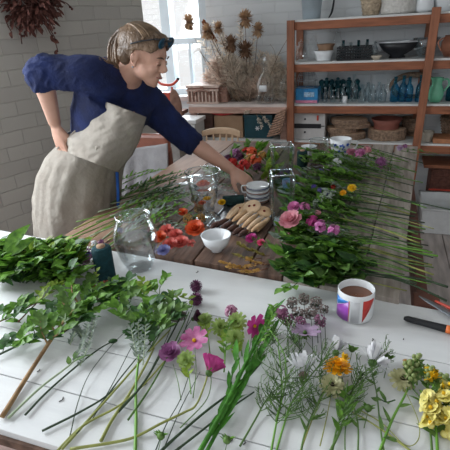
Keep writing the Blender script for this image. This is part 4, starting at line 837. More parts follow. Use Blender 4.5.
# apron : skirt
L_ = [(68, 134, 131), (64, 134, 138), (50, 130, 152), (42, 124, 170), (38.5, 122, 192), (38.5, 122, 212), (41, 123, 240), (44, 125, 300)]
from mathutils import noise as _nz
v = []; f = []; n = 140; NR = 44
for r_ in range(NR+1):
    a, c, py = [interp([q[z] for q in L_], r_/NR) for z in range(3)]
    pa_, pc_ = J(a, py, 1.62), J(c, py, 1.62); ctr = (pa_+pc_)/2; hw = (pc_-pa_).length/2*.85; z = ctr.z
    for k in range(n):
        q = 2*PI*k/n; am = min(1, max(0, (py-134)/30)); w = _nz.noise(V((math.cos(q)*2.2, math.sin(q)*2.2, z*2.0)))*.05+_nz.noise(V((math.cos(q)*6, math.sin(q)*6, z*5+q)))*.035+_nz.noise(V((math.cos(q)*4+z*14, math.sin(q)*5, z*16)))*.022
        fo = 1+w*am; v.append(V((ctr.x+hw*fo*math.cos(q), 1.62+min(.195, hw*.98)*fo*math.sin(q)*(.95 if py < 135 else 1), z)))
for i in range(NR):
    for k in range(n): f.append((i*n+k, i*n+(k+1) % n, (i+1)*n+(k+1) % n, (i+1)*n+k))
ap = MB().add(v, f).build('apron', linen, wm, solid=.004); pass
# bib : a panel wrapping the near side and the chest
Lc = [(57, 149), (67, 138), (82, 125), (93, 112), (102.5, 100.5)]; Rc = [(118, 172), (132, 155), (139, 141), (143, 128), (146, 117)]
v = []; f = []; nu, nv = 34, 36
for j in range(nv+1):
    w = j/nv; lp = interp([tuple(q) for q in Lc], w); rp = interp([tuple(q) for q in Rc], w)
    for i in range(nu+1):
        u = i/nu; px = lp[0]+(rp[0]-lp[0])*u; py = lp[1]+(rp[1]-lp[1])*u-(3*math.sin(PI*u) if w > .95 else 0)*0
        y = 1.41+.1*abs(2*u-.9)**2.3*1.0+.02*w+(-.012*(1-w))-.02*max(0, 1-w*3)+.1*max(0, 1-w*4)*max(0, 1-u/.6); y += .014*_nz.noise(V((u*3.5+w*2, w*4, 1)))+.006*_nz.noise(V((u*9-w*5, w*9, 4)))
        v.append(J(px, py, y))
for j in range(nv):
    for i in range(nu): k = j*(nu+1)+i; f.append((k, k+1, k+nu+2, k+nu+1))
bib = MB().add(v, f).build('apron_bib', linen, wm, solid=.004)
# turned hem along bib edge, strap knot
MB().tube([J(*p, 1.405+.09*abs(2*0-.9)**2.3+.02*(i/4)) for i, p in enumerate(Lc)], .0035, 6).build('bib_hem', linen, wm)
MB().tube([J(105, 150, 1.405), J(97, 147, 1.40), J(100, 158, 1.405)], [.004, .007, .003], 6).build('apron_tie', linen, wm)
MB().tube([J(102, 101, 1.5), J(110, 92, 1.52), J(119, 80, 1.53)], [(.006, .012)]*2, 8).build('apron_strap', navy, wm)
# jeans strip
MB().tube([J(117, 172, 1.60), J(118, 192, 1.60), J(118, 212, 1.60)], [(.007, .007)]*2, 10).build('blue_dress_edge', mat('bright blue cloth', (.02, .1, .4), .8), wm)
# hair
hm = MB(); hm.ball(H(-.026, 0, .045), (.099, .078, .074), 26, ax=HM)
h2 = MB(); h2.v = []; 
def hairshell():
    vs = []; fs = []; n, m = 150, 80
    for i in range(m+1):
        th = PI*i/m
        for k in range(n):
            a = 2*PI*k/n; d = V((math.sin(th)*math.cos(a), math.sin(th)*math.sin(a), math.cos(th)))
            x, y, z = d; r = V((-.022+.101*x, .078*y, .04+.078*z))
            if x > 0: r.x = .028+(.056)*x if r.x > .028 else r.x
            vs.append(H(*r))
    for i in range(m):
        for k in range(n):
            th = PI*(i+.5)/m; a = 2*PI*(k+.5)/n; x, y, z = math.sin(th)*math.cos(a), math.sin(th)*math.sin(a), math.cos(th)
            X, Z = -.022+.101*x, .04+.078*z
            # hair line: above a line from the forehead to behind the ear
            hl = interp([-.08, -.08, -.075, -.065, -.045, .03, .036, .045, .062, .088], min(.999, max(0, (X+.12)/.2)))
            if Z > hl:
                fs.append((i*n+k, i*n+(k+1) % n, (i+1)*n+(k+1) % n, (i+1)*n+k))
    return vs, fs
vs, fs = hairshell(); hs = MB().add(vs, fs).build('hair', hairm, wm, solid=.008)
MB().ball(H(-.062, 0, -.006), (.046, .064, .052), 20, ax=HM).build('nape_hair', hairm, hs)
st = MB()
for k in range(150):   # combed back locks
    a0 = rd(-1.15, 1.15); z0 = rd(0, 1); P = []
    for j in range(6):
        q = j/5; ang = a0*(1-q)*(1) ; x = .055*(1-q)+(-.12)*q; yy = math.sin(a0)*.079*(1-.9*q**1.5)
        zz = .04+.079*math.cos(a0)*(1-.35*q*q)+.004
        if abs(a0) > .75: x = .015*(1-q)+(-.12)*q
        e = max(0, 1-((x+.022)/.104)**2); yy = math.copysign(min(abs(yy), .082*math.sqrt(e)+.004), a0); hz = .04+.081*math.sqrt(max(.0, e-(yy/.083)**2)) if abs(a0) < 1.0 else zz*(1-q)+.05*q
        P.append(H(x, yy, hz))
    st.tube(P, [.0022, .0034, .0034, .002], 4, 2)
st.build('hair_locks', mat('hair lock brown', (.12, .075, .045), .4, .3, 30, c2=(.32, .21, .13)), hs)
pt = MB(); B0 = H(-.118, 0, .055)
for k in range(60):
    o1 = V((rd(-1, 1), rd(-1, 1), rd(-1, 1))); rr = rd(0, 1)
    pt.tube([H(-.1, 0, .055)+o1*.008, J(123, 31, 1.56)+o1*.010, J(116, 42, 1.565)+o1*.017, J(115, 60, 1.56)+o1*.019, J(119, 76, 1.55)+o1*.017, J(120+rd(-5, 4), 87+rd(-8, 4), 1.535)+o1*.012], [.003, .006, .0065, .006, .004, .001], 5, 3)
pt.build('ponytail', hairm, hs)
pl = MB()
for k in range(26): o1 = V((rd(-1, 1), rd(-1, 1), rd(-1, 1)))*.01; pl.tube([J(120, 72, 1.54)+o1, J(110, 66, 1.50)+o1, J(102, 62+rd(-3, 3), 1.47)+o1], [.003, .004, .001], 4, 3)
pl.build('loose_lock', MC['hair lock brown'], hs)
# eyes, brows, lips
for s in (-1, 1):
    MB().ball(H(.0805, s*.031, .007), (.006, .011, .006), 12, ax=HM).build('closed_eyelid', skin, wm)
    MB().tube([H(.0845, s*.020, .0035), H(.0895, s*.03, .0005), H(.084, s*.043, .002)], .0016, 5).build('eyelashes', MC['ash brown hair'], wm)
    MB().tube([H(.091, s*.014, .026), H(.0885, s*.032, .032), H(.076, s*.048, .027)], [.0018, .0028, .001], 5).build('eyebrow', MC['ash brown hair'], wm)
    MB().tube([H(-.008, s*.081, .016), H(-.014, s*.084, 0), H(-.004, s*.082, -.02)], .0022, 5).build('ear_fold', skin, wm)
MB().tube([H(.083, -.021, -.0515), H(.0935, -.01, -.053), H(.0955, 0, -.053), H(.0935, .01, -.053), H(.083, .021, -.0515)], .0022, 6).build('lips', mat('lip red', (.35, .11, .1), .4), wm)
MB().tube([H(.082, -.02, -.0515), H(.0955, 0, -.0565), H(.082, .02, -.0515)], .0016, 6).build('teeth', white_cer, wm)
# sunglasses pushed up on the hair
sg = MB().tube([H(.055, -.06, .095), H(.078, -.035, .098), H(.086, 0, .096), H(.078, .035, .098), H(.055, .06, .095)], .0035, 6); so = sg.build('sunglasses', black_pl, wm)
for s in (-1, 1):
    c = H(.078, s*.036, .086); l = MB().ball(c, (.005, .026, .02), 16, ax=HM); l.build('dark_lens', mat('dark blue lens', (.008, .05, .09), .08, .1), so)
    MB().tube([H(.055, s*.062, .095), H(.01, s*.083, .07), H(-.03, s*.083, .045)], .0028, 6).build('temple_arm', black_pl, so)
MB().ball(H(.004, -.085, -.034), .0035, 8).build('earring', metal, wm)
# ================================================================== flowers and foliage
g1 = leafmat('fresh green leaf', (.06, .17, .02), c2=(.2, .42, .05)); g2 = leafmat('dark green leaf', (.018, .065, .018), c2=(.06, .17, .035)); g3 = leafmat('lime leaf', (.2, .33, .03), c2=(.34, .48, .07))
g4 = leafmat('silver leaf', (.2, .26, .2), c2=(.33, .4, .34)); g5 = leafmat('mid green leaf', (.06, .14, .03), c2=(.17, .31, .07)); olive = leafmat('olive seed leaf', (.2, .17, .03), c2=(.36, .3, .07))
sg_ = mat('green stem', (.09, .17, .04), .5, .2, 30); sd_ = mat('dark green stem', (.03, .055, .025), .5, .3, 30); sy = mat('yellow green stem', (.25, .27, .07), .5, .2, 30); sw_ = mat('woody stem', (.26, .14, .06), .7, .3, 30, c2=(.4, .25, .12)); sr = mat('reddish stem', (.18, .06, .04), .6, .2); sb = mat('bright green stem', (.13, .3, .04), .45, .15, 30); sp_ = mat('pale green stem', (.33, .4, .26), .5, .15)
pk = leafmat('pink petal', (.5, .07, .27), c2=(.68, .26, .48), tr=.3); mg = leafmat('magenta petal', (.4, .02, .17), c2=(.55, .06, .28), tr=.3); dp = leafmat('dark plum petal', (.05, .008, .03), c2=(.11, .02, .07), tr=.15); mv = leafmat('mauve petal', (.25, .06, .2), c2=(.42, .17, .36), tr=.25)
lil = leafmat('lilac petal', (.42, .28, .45), c2=(.55, .4, .56), tr=.3); wh = leafmat('white petal', (.85, .85, .88), c2=(.9, .9, .92), tr=.35); org_ = leafmat('orange petal', (.9, .36, .005), c2=(.95, .5, .01), tr=.2); red_ = leafmat('red petal', (.5, .01, .012), c2=(.62, .04, .03), tr=.25)
oro = leafmat('orange red petal', (.65, .06, .015), c2=(.75, .15, .05), tr=.3); cor = leafmat('coral petal', (.65, .1, .08), c2=(.75, .2, .17), tr=.3); yl = leafmat('yellow petal', (.88, .76, .14), c2=(.93, .85, .35), tr=.15); ydp = leafmat('deep yellow petal', (.8, .5, .01), tr=.3)
rose = leafmat('rose petal', (.68, .22, .27), c2=(.75, .36, .42), tr=.3); vio = leafmat('violet petal', (.06, .04, .25), c2=(.14, .1, .4), tr=.2); lav = leafmat('lavender petal', (.25, .25, .55), c2=(.4, .4, .68), tr=.3); gry = leafmat('greyish seed umbel', (.2, .16, .14), c2=(.34, .27, .25), tr=.1)
pg = leafmat('pale green petal', (.28, .42, .1), c2=(.45, .58, .2), tr=.3); crm = leafmat('cream bract', (.42, .42, .2), c2=(.58, .56, .34), tr=.2); tan = leafmat('amber floret', (.45, .22, .04), c2=(.55, .32, .09), tr=.2); blk = mat('seed dark', (.03, .02, .02), .7)
OV = (.15, .75, 1, .8, .45, .0); LN = (.4, 1, .9, .6, 0); PET = (.25, .6, .95, 1, .8)
def PP(pts, h0=.006):
    return [W(p[0], p[1], (p[2] if len(p) > 2 else h0)) for p in pts]
def at_(P, t): x = t*(len(P)-1); i = min(int(x), len(P)-2); return P[i].lerp(P[i+1], x-i), (P[i+1]-P[i]).normalized()
def leaves(b, P, a, c, n, L, w, ang=.9, lift=.35, prof=OV, curl=.35, jit=.25, fold=.22, spread=1):
    for i in range(n):
        q = a+(c-a)*(i+.5)/n; p, d = at_(P, min(.999, max(0, q))); _, sd, up = frame(d); s = (1 if i % 2 else -1)
        th = ang+rd(-jit, jit); roll = rd(-.5, .8)*spread
        v = d*math.cos(th)+(sd*s*math.cos(roll)+V((0, 0, 1))*abs(math.sin(roll))*.8)*math.sin(th)+V((0, 0, lift*rd(.3, 1)))
        b.leaf(p, v, V((rd(-.4, .4), rd(-.4, .4), 1)), L*rd(.7, 1.2), w*rd(.8, 1.15)*(1.25 if prof is OV else 1.1), curl*rd(.2, 1.6), fold, prof)
def keep(P):   # foliage never dips under the table tops
    for i, v in enumerate(P.v):
        lo = (TB if v.y < 1.2 else TT)+.0015
        if v.z < lo: P.v[i] = V((v.x, v.y, lo+(.0006*(i % 5))))
    return P
def plant(name, label, pts, r, sm, cat='cut stem', group=None, lv=None, h0=.006, taper=.6):
    P = catmull(PP(pts, h0), 6); t = thing(name, label, cat, P[0], group)
    keep(MB().tube(P, lambda q: r*(1-(1-taper)*(1-q)) if False else r*(taper+(1-taper)*(1-q)), 6, 1)).build('stem', sm, t)
    for L in (lv or []):
        m_, a, c, n, ln, w = L[:6]; k = L[6] if len(L) > 6 else {}; b = MB(); leaves(b, P, a, c, n, ln, w, **k); keep(b).build('leaves', m_, t)
    return t, P
def branchy(name, label, pts, r, sm, m_, n, L, cat='branch', group=None, tl=(14, 30), a=.3, m2=None, nl=7, w=.52):
    t, P = plant(name, label, pts, r, sm, cat, group)
    for k in range(n):
        q = a+(1-a)*(k+.5)/n; p, d = at_(P, min(.999, q)); _, sd, up = frame(d); s_ = 1 if k % 2 else -1
        th = rd(.5, 1.1); v = (d*math.cos(th)+sd*s_*math.sin(th)+V((0, 0, rd(.05, .5)))).normalized(); l = rd(*tl)*.0023
        Q = catmull([p, p+v*l*.55+V((0, 0, .004)), p+v*l+d*l*.25], 4); tw = keep(MB().tube(Q, [r*.45, r*.3], 5, 1)).build('twig', sm, t)
        b = MB(); leaves(b, Q, .15, 1.0, nl, L, L*w, ang=.8, jit=.35); b.leaf(Q[-1], Q[-1]-Q[-2], (0, 0, 1), L*1.1, L*w, .3, .2, OV); keep(b).build('leaves', m_ if (k % 3 or not m2) else m2, tw)
    return t, P
def head(t, kind, c, d, R, m_, m2=None, up=V((0, 0, 1))):
    c = V(c); d = V(d).normalized(); _, s, u = frame(d)
    def ring(b, n, R, w, open_, prof=PET, z=0, off=0, curl=.2):
        for k in range(n):
            a = 2*PI*(k+off)/n+rd(-.08, .08); o = s*math.cos(a)+u*math.sin(a); b.leaf(c+d*z+o*R*.08, o*math.sin(open_)+d*math.cos(open_), d, R*rd(.9, 1.05), w, curl, .15, prof)
    if kind == 'cosmos':
        b = MB(); ring(b, 8, R, R*.5, 1.1, (.2, .55, .9, 1, .8)); keep(b).build('petals', m_, t); b = MB().ball(c+d*R*.1, (R*.14,)*3, 8); b.build('flower_centre', m2 or ydp, t)
        b = MB(); ring(b, 7, R*.45, R*.16, 1.9, LN, -.002); b.tube([c-d*R*.3, c], [R*.08, R*.14], 8); keep(b).build('sepals', g5, t)
    elif kind == 'cup':      # seen from the side, petals fanned
        b = MB(); ring(b, 8, R, R*.6, .6, (.25, .6, .9, 1, .8)); ring(b, 4, R*.8, R*.5, .35); keep(b).build('petals', m_, t); b = MB().ball(c, (R*.2,)*3, 8); ring(b, 6, R*.4, R*.14, .8, LN); keep(b).build('sepals', m2 or g5, t)
    elif kind == 'ball':
        b = MB().ball(c, R*.7, 10); keep(b).build('flower_core', m2 or m_, t); b = MB()
        for i in range(110): z = 1-2*(i+.5)/110; a = i*2.4; r = math.sqrt(1-z*z); o = V((r*math.cos(a), r*math.sin(a), z)); b.leaf(c+o*R*.6, o+V((rd(-.3, .3), rd(-.3, .3), rd(-.3, .3))), (0, 0, 1), R*.5, R*.26, .3, .4, (.5, 1, .8, .4))
        keep(b).build('florets', m_, t)
    elif kind == 'double':
        b = MB()
        for j, (n, o_, q) in enumerate(((13, 1.5, 1), (11, 1.15, .9), (9, .8, .75), (6, .4, .55))): ring(b, n, R*q, R*.34, o_, (.5, .8, 1, .95, .8), j*R*.06, j*.3, .15)
        keep(b).build('petals', m_, t); MB().ball(c+d*R*.15, (R*.22,)*3, 8).build('flower_centre', m2 or ydp, t)
        b = MB(); ring(b, 9, R*.5, R*.2, 2.0, LN, -.002); keep(b).build('sepals', g2, t)
    elif kind == 'rose':
        b = MB()
        for j, (n, o_, q) in enumerate(((7, 1.35, 1), (6, 1.0, .85), (5, .65, .7), (4, .3, .55))): ring(b, n, R*q, R*.85*q, o_, (.4, .9, 1, .95, .7), j*R*.05, j*.4, -.25)
        keep(b).build('petals', m_, t); MB().ball(c+d*R*.15, (R*.16,)*3, 6).build('flower_centre', m2 or m_, t)
    elif kind == 'tuft':     # narrow upright petals
        b = MB()
        for i in range(24): a = rd(0, 2*PI); o = s*math.cos(a)+u*math.sin(a); th = rd(.1, .95); b.leaf(c, o*math.sin(th)+d*math.cos(th), o, R*rd(.8, 1.15), R*.24, .1, .15, (.3, .7, 1, 1, .7))
        keep(b).build('petals', m_, t); b = MB().ball(c-d*R*.05, (R*.22, R*.22, R*.22), 8); ring(b, 7, R*.35, R*.12, .9, LN, -R*.1); keep(b).build('sepals', m2 or g5, t)
    elif kind == 'umbel':
        b = MB()
        for i in range(int(26)): o = V((rd(-1, 1), rd(-1, 1), rd(-.4, .9))); p = c+(s*o.x+u*o.y)*R*.9+d*o.z*R*.5; b.tube([c-d*R*.6, p], .0006, 3, smooth=False)
        keep(b).build('rays', sd_, t); b = MB()
        for i in range(120): o = V((rd(-1, 1), rd(-1, 1), rd(-1, 1))); o = o if o.length < 1 else o.normalized(); p = c+o*R*.95; b.ball(p, R*rd(.09, .16), 5)
        keep(b).build('florets', m_, t)
    elif kind == 'cluster':
        b = MB()
        for i in range(34):
            o = V((rd(-1, 1), rd(-1, 1), rd(-.6, 1))); o = o if o.length < 1 else o.normalized(); p = c+o*R*.85; q = (o+V((0, 0, .5))).normalized(); _, s2, u2 = frame(q)
            for k in range(5): a = k*2*PI/5; b.leaf(p, s2*math.cos(a)+u2*math.sin(a)+q*.3, q, R*.38, R*.32, .1, .1, (.3, .9, 1, .7))
        keep(b).build('florets', m_, t)
    return t
def spike(t, P, a, c, n, R, m_, m2=None):
    b = MB()
    for i in range(n):
        q = a+(c-a)*i/n; p, d = at_(P, q); _, s, u = frame(d); an = i*2.4; o = s*math.cos(an)+u*abs(math.sin(an)); rr = R*(1-.45*(i/n)); p = p+o*rr*.7; e = (o+d*.4).normalized(); _, s2, u2 = frame(e)
        for k in range(5): w = k*2*PI/5; b.leaf(p, e*.7+s2*math.cos(w)*.7+u2*math.sin(w)*.7, e, rr*1.25, rr*1.15, .5, .2, (.4, .9, 1, .8))
        b.ball(p, rr*.4, 6)
    keep(b).build('florets', m_, t)
    if m2:
        for i in range(1, n, 3): b = MB(); q = a+(c-a)*i/n; p, d = at_(P, q); _, s, u = frame(d); an = i*2.4; b.ball(p+(s*math.cos(an)+u*abs(math.sin(an)))*R*.8+V((0, 0, R*.3)), R*.22, 6); b.build('yellow_lip', m2, t)
# ---------------- left front branches
branchy('leafy_branch', 'leafy branch with the thickest brown woody stem, at lower left', [(2, 417), (30, 372, .012), (53, 337, .03), (74, 308, .045), (95, 290, .05)], .0062, sw_, g1, 13, .033, a=.42, m2=g5, tl=(16, 36))
branchy('leafy_branch', 'dark thin leafy branch reaching in from left edge of the board', [(-6, 357, .01), (28, 340, .02), (60, 318, .03), (98, 300, .045), (112, 296, .04)], .0028, sd_, g1, 16, .034, a=.03, m2=g2, tl=(14, 32))
branchy('leafy_branch', 'thin branch with lime green leaves in front of the teal spool', [(18, 322, .02), (40, 300, .035), (56, 288, .05), (72, 279, .055)], .002, sr, g3, 8, .028, a=.05, m2=g1, tl=(8, 18), nl=4)
branchy('leafy_branch', 'short leafy branch ending at the left frame edge below the heap', [(-8, 325, .01), (14, 315, .02), (34, 304, .03)], .002, sr, g1, 8, .036, a=.0, m2=g2, tl=(8, 20), nl=4)
branchy('leafy_branch', 'leafy twig with dark green leaves just below the teal spool', [(60, 335, .02), (88, 315, .035), (106, 300, .04), (124, 292, .04)], .0024, sd_, g2, 11, .033, a=.05, m2=g1, tl=(12, 26))
plant('russet_leaf_sprig', 'rusty red-brown leaf sprig at the foot of teal spool', [(88, 300, .03), (98, 291, .045), (112, 281, .05)], .0018, sr, 'branch', None, [(leafmat('russet leaf', (.28, .07, .03), c2=(.4, .12, .05)), .1, 1, 12, .03, .014)])
plant('lime_sprig', 'tiny lime green sprig leaning against the teal spool', [(88, 294, .02), (94, 284, .05), (97, 270, .08)], .0013, sy, 'sprig', None, [(g3, .2, 1, 8, .02, .01)])
for k, (a, c) in enumerate((((74, 362), (88, 325)), ((80, 366), (95, 318)), ((70, 345), (78, 312)), ((84, 340), (66, 318)))):
    t, P = plant('grey_catmint_sprig', 'soft grey-leaved sprig under the leafy branches at left', [(*a, .01), ((a[0]+c[0])/2+2, (a[1]+c[1])/2, .03), (*c, .045)], .0016, sp_, 'sprig', 'grey sprigs at left', [(g4, .0, 1, 34, .015, .0055)])
plant('cut_stalk', 'pale straight stem with narrow leaf, second from left at the lower left', [(8, 418), (40, 388, .01), (66, 368, .014), (80, 356, .016)], .003, sp_, 'cut stem', None, [(g5, .7, 1, 4, .035, .01)])
t, P = plant('budded_stalk', 'dark curved stem ending in one green bud beside central bunch', [(25, 415), (48, 391), (78, 365, .01), (99, 349, .012), (113, 341, .014)], .0026, sd_, 'cut stem')
b = MB().ball(P[-1], (.012, .006, .006), 10, ax=Matrix.Rotation(.5, 3, 'Z')); b.build('bud', g2, t)
# thin dark stems centre left
for k, (pts, r, m_, lb) in enumerate((
 ([(70, 436), (78, 402), (90, 373, .01), (112, 345, .014), (127, 330, .02)], .0013, sd_, 'thinnest dark wiry stem with tiny nodes left of central bunch'),
 ([(42, 431), (80, 412), (110, 393, .01), (140, 362, .015), (152, 345, .02)], .0026, sd_, 'dark green stem crossing the centre with its tip farthest left'),
 ([(76, 434), (100, 405), (122, 376, .012), (148, 345, .02), (168, 326, .03)], .0022, sd_, 'dark stem running just behind the yellow-green cut stems'),
 ([(92, 420), (112, 385, .01), (130, 350, .016), (142, 330, .02)], .0014, sd_, 'thin dark stem steeply rising behind central bunch'),
 ([(62, 449), (90, 418), (115, 390, .012), (145, 356, .02), (170, 330, .03)], .0032, sy, 'yellow-brown stem with lowest end near the board edge'),
 ([(56, 452), (84, 425), (120, 405, .01), (150, 378, .014), (186, 335, .02)], .003, sy, 'long olive stem passing under the pale central stem'),
 ([(101, 441), (112, 420), (128, 396, .01), (144, 368, .015), (154, 348, .02)], .0042, sy, 'short thick yellow-green stem cut off left of the pale stem'),
 ([(118, 412), (142, 385, .014), (162, 352, .02), (181, 316, .03)], .0034, sd_, 'dark green straight stem right of central bunch'),
 ([(128, 420), (150, 388, .014), (170, 352, .02), (189, 312, .03)], .0026, g5, 'mid green straight stem beneath the purple cosmos'),
 ([(70, 449), (110, 443), (135, 437), (160, 424, .01), (185, 412, .012), (196, 405, .014), (205, 384, .016), (208, 372, .02)], .0032, sy, 'kinked brown-green stem running along the bottom edge to a cosmos'),
 ([(160, 452), (176, 437), (205, 412, .01), (240, 385, .014), (262, 362, .02)], .0034, sd_, 'dark stem passing under the bright green strappy bunch'),
 ([(174, 452), (200, 432), (228, 410, .01), (254, 392, .014)], .0028, sd_, 'dark stem at bottom edge right of the dark crossing stem'),
 ([(155, 452), (166, 425), (180, 400, .01), (190, 372, .015)], .0014, sd_, 'thin dark wiry stem below the mauve cosmos'),
 ([(165, 446), (180, 410), (193, 385, .01), (200, 372, .012)], .0012, sd_, 'wiry stem beside kinked brown-green stem'),
 )): plant('cut_stalk', lb, pts, r, m_)
# central bunch
t, P = plant('leafy_bunch_stalk', 'pale green thick upright stem of central leafy bunch', [(135, 456), (136, 420), (136, 385, .012), (140, 350, .025), (146, 320, .045), (150, 300, .06)], .0036, sb, 'sprig', None, [(g1, .62, 1, 14, .034, .016), (g2, .6, .95, 8, .032, .015)])
for k, (a, m_, c) in enumerate((((146, 348), (136, 322), (128, 300)), ((150, 345), (150, 318), (146, 288)), ((152, 345), (163, 320), (168, 302)), ((145, 345), (128, 318), (120, 305)), ((150, 350), (166, 325), (176, 312)), ((148, 340), (158, 308), (160, 285)))):
    branchy('leafy_sprig', 'glossy green leafy sprig in the central bunch', [(*a, .02), (*m_, .04), (*c, .05)], .0018, sg_, g1 if k % 2 else g5, 6, .03, 'sprig', 'sprigs in the central bunch', (8, 18), .05, g2, 5)
plant('arching_sprig', 'arching sprig with lime leaves reaching right from central bunch', [(150, 312, .05), (166, 297, .055), (180, 296, .05), (192, 301, .04)], .0013, sg_, 'sprig', None, [(g3, .1, 1, 12, .024, .012)])
plant('arching_sprig', 'lime leaf sprig poking up toward the barrel vase', [(142, 306, .05), (145, 291, .06), (141, 279, .075)], .0013, sg_, 'sprig', None, [(g3, .2, 1, 9, .026, .013)])
for k, (a, c) in enumerate((((138, 362), (131, 328)), ((143, 365), (146, 325)), ((140, 360), (138, 322)))):
    plant('silver_sprig', 'silvery lobed leaf sprig in front of central bunch', [(*a, .03), (*c, .05)], .0016, sp_, 'sprig', 'silvery leaf sprigs', [(g4, .1, 1, 16, .018, .006)])
# upright flowers
t, P = plant('lilac_seed_umbel', 'grey-brown seedy umbel right of the central bunch', [(150, 372, .01), (166, 340, .02), (176, 312, .035)], .0013, sd_, 'cut flower'); head(t, 'umbel', P[-1], (0, .3, 1), .026, gry)
for (px, py, lb) in ((196, 286, 'upper dark purple globe allium at the back of the board'), (196, 299, 'lower dark purple globe allium touching the upper one')):
    t, P = plant('globe_allium', lb, [(px-12, py+34, .008), (px-6, py+16, .012), (px-1, py+4, .018)], .0013, sd_, 'cut flower'); head(t, 'ball', W(px, py, .02), (0, 0, 1), .0185, mat('allium purple', (.1, .02, .07), .7, .3, c2=(.2, .06, .15)), dp)
t, P = plant('dark_petal_flower', 'near-black plum flower below the two alliums', [(176, 345, .01), (186, 328, .02), (191, 320, .025)], .0013, sd_, 'cut flower'); head(t, 'cup', W(193, 319, .022), (1, .2, .5), .028, dp)
t, P = plant('cosmos_flower', 'bright pink cosmos facing us, upper one of the pair', [(193, 398, .008), (196, 372, .02), (195, 350, .03)], .0012, sg_, 'cut flower'); head(t, 'cosmos', W(194.5, 341, .03), (0, -.3, .95), .036, pk)
t, P = plant('cosmos_flower', 'magenta cosmos seen from the side in centre foreground', [(180, 428, .008), (205, 402, .012), (211, 384, .02), (210, 372, .028)], .0014, sg_, 'cut flower'); head(t, 'cup', W(209, 373, .028), (.15, .9, .42), .042, mg)
t, P = plant('cosmos_flower', 'faded mauve cosmos lowest left beside the upright pink one', [(181, 400, .006), (178, 382, .01), (173, 364, .016)], .0011, sg_, 'cut flower'); head(t, 'rose', W(171, 354, .02), (-.1, -.3, 1), .026, mv)
t, P = plant('cosmos_flower', 'dark pink cosmos turned edge-on near the strappy bunch', [(244, 368, .008), (250, 346, .014), (252, 334, .02)], .0012, sg_, 'cut flower'); head(t, 'cosmos', W(254, 326, .024), (.8, -.5, .35), .033, mg)
t, P = plant('pink_cluster_flower', 'little pink clustered flower head on a leafy green stem', [(224, 372, .01), (226, 345, .02), (229, 322, .03)], .0017, sb, 'cut flower', None, [(g1, .3, .95, 10, .022, .009)]); head(t, 'cluster', W(231, 311, .035), (0, .2, 1), .0165, leafmat('dusty pink floret', (.45, .1, .25), c2=(.65, .38, .5)))
for (px, py, R, lb) in ((186, 360, .022, 'pale green hellebore-like flower beside the faded mauve cosmos'), (220, 327, .024, 'pale green star flower left of the pink cluster'), (237, 322, .026, 'pale green flower right of the pink cluster'), (235, 338, .024, 'pale green flower just below the pink cluster'), (205, 320, .022, 'lime green bract flower beside the near-black flower')):
    t, P = plant('green_flower', lb, [(px+5, py+34, .008), (px+3, py+16, .014), (px, py+3, .02)], .0014, sb, 'cut flower'); head(t, 'double', W(px, py, .024), (rd(-.6, .6), rd(-.9, .2), .8), R, pg, g3)
    b = MB(); leaves(b, P, .4, 1, 6, .025, .012); keep(b).build('leaves', g3, t)
# strappy bright bunch
for k, (pts, r, lb) in enumerate((
  ([(197, 456, .008), (222, 412, .02), (245, 365, .03), (264, 327, .035), (272, 312, .04)], .0055, 'thickest bright green strappy stem crossing the foreground'),
  ([(204, 456, .008), (228, 412, .012), (252, 368, .02), (272, 330, .03)], .004, 'bright green stem lying just right of the thickest strappy stem'),
  ([(226, 402, .02), (232, 375, .03), (238, 352, .035)], .0022, 'short bright green strap leaf sticking up left of the strappy stems'))):
    plant('strappy_stalk', lb, pts, r, leafmat('strap green', (.05, .2, .02), c2=(.1, .34, .04)), 'cut stem', None, [(MC['strap green'], .1, .95, 18 if k < 2 else 3, .07, .012, dict(ang=.16, lift=.15, prof=LN, jit=.1))])
t, P = plant('amaranth_tip', 'green spiky flower tip on top of the strappy stems', [(258, 345, .03), (270, 322, .04), (274, 306, .045)], .002, sb, 'cut flower', None, [(g1, .0, 1, 22, .02, .007)]); head(t, 'cluster', W(281, 312, .04), (0, 0, 1), .018, leafmat('dull rose floret', (.3, .1, .2), c2=(.45, .2, .32)))
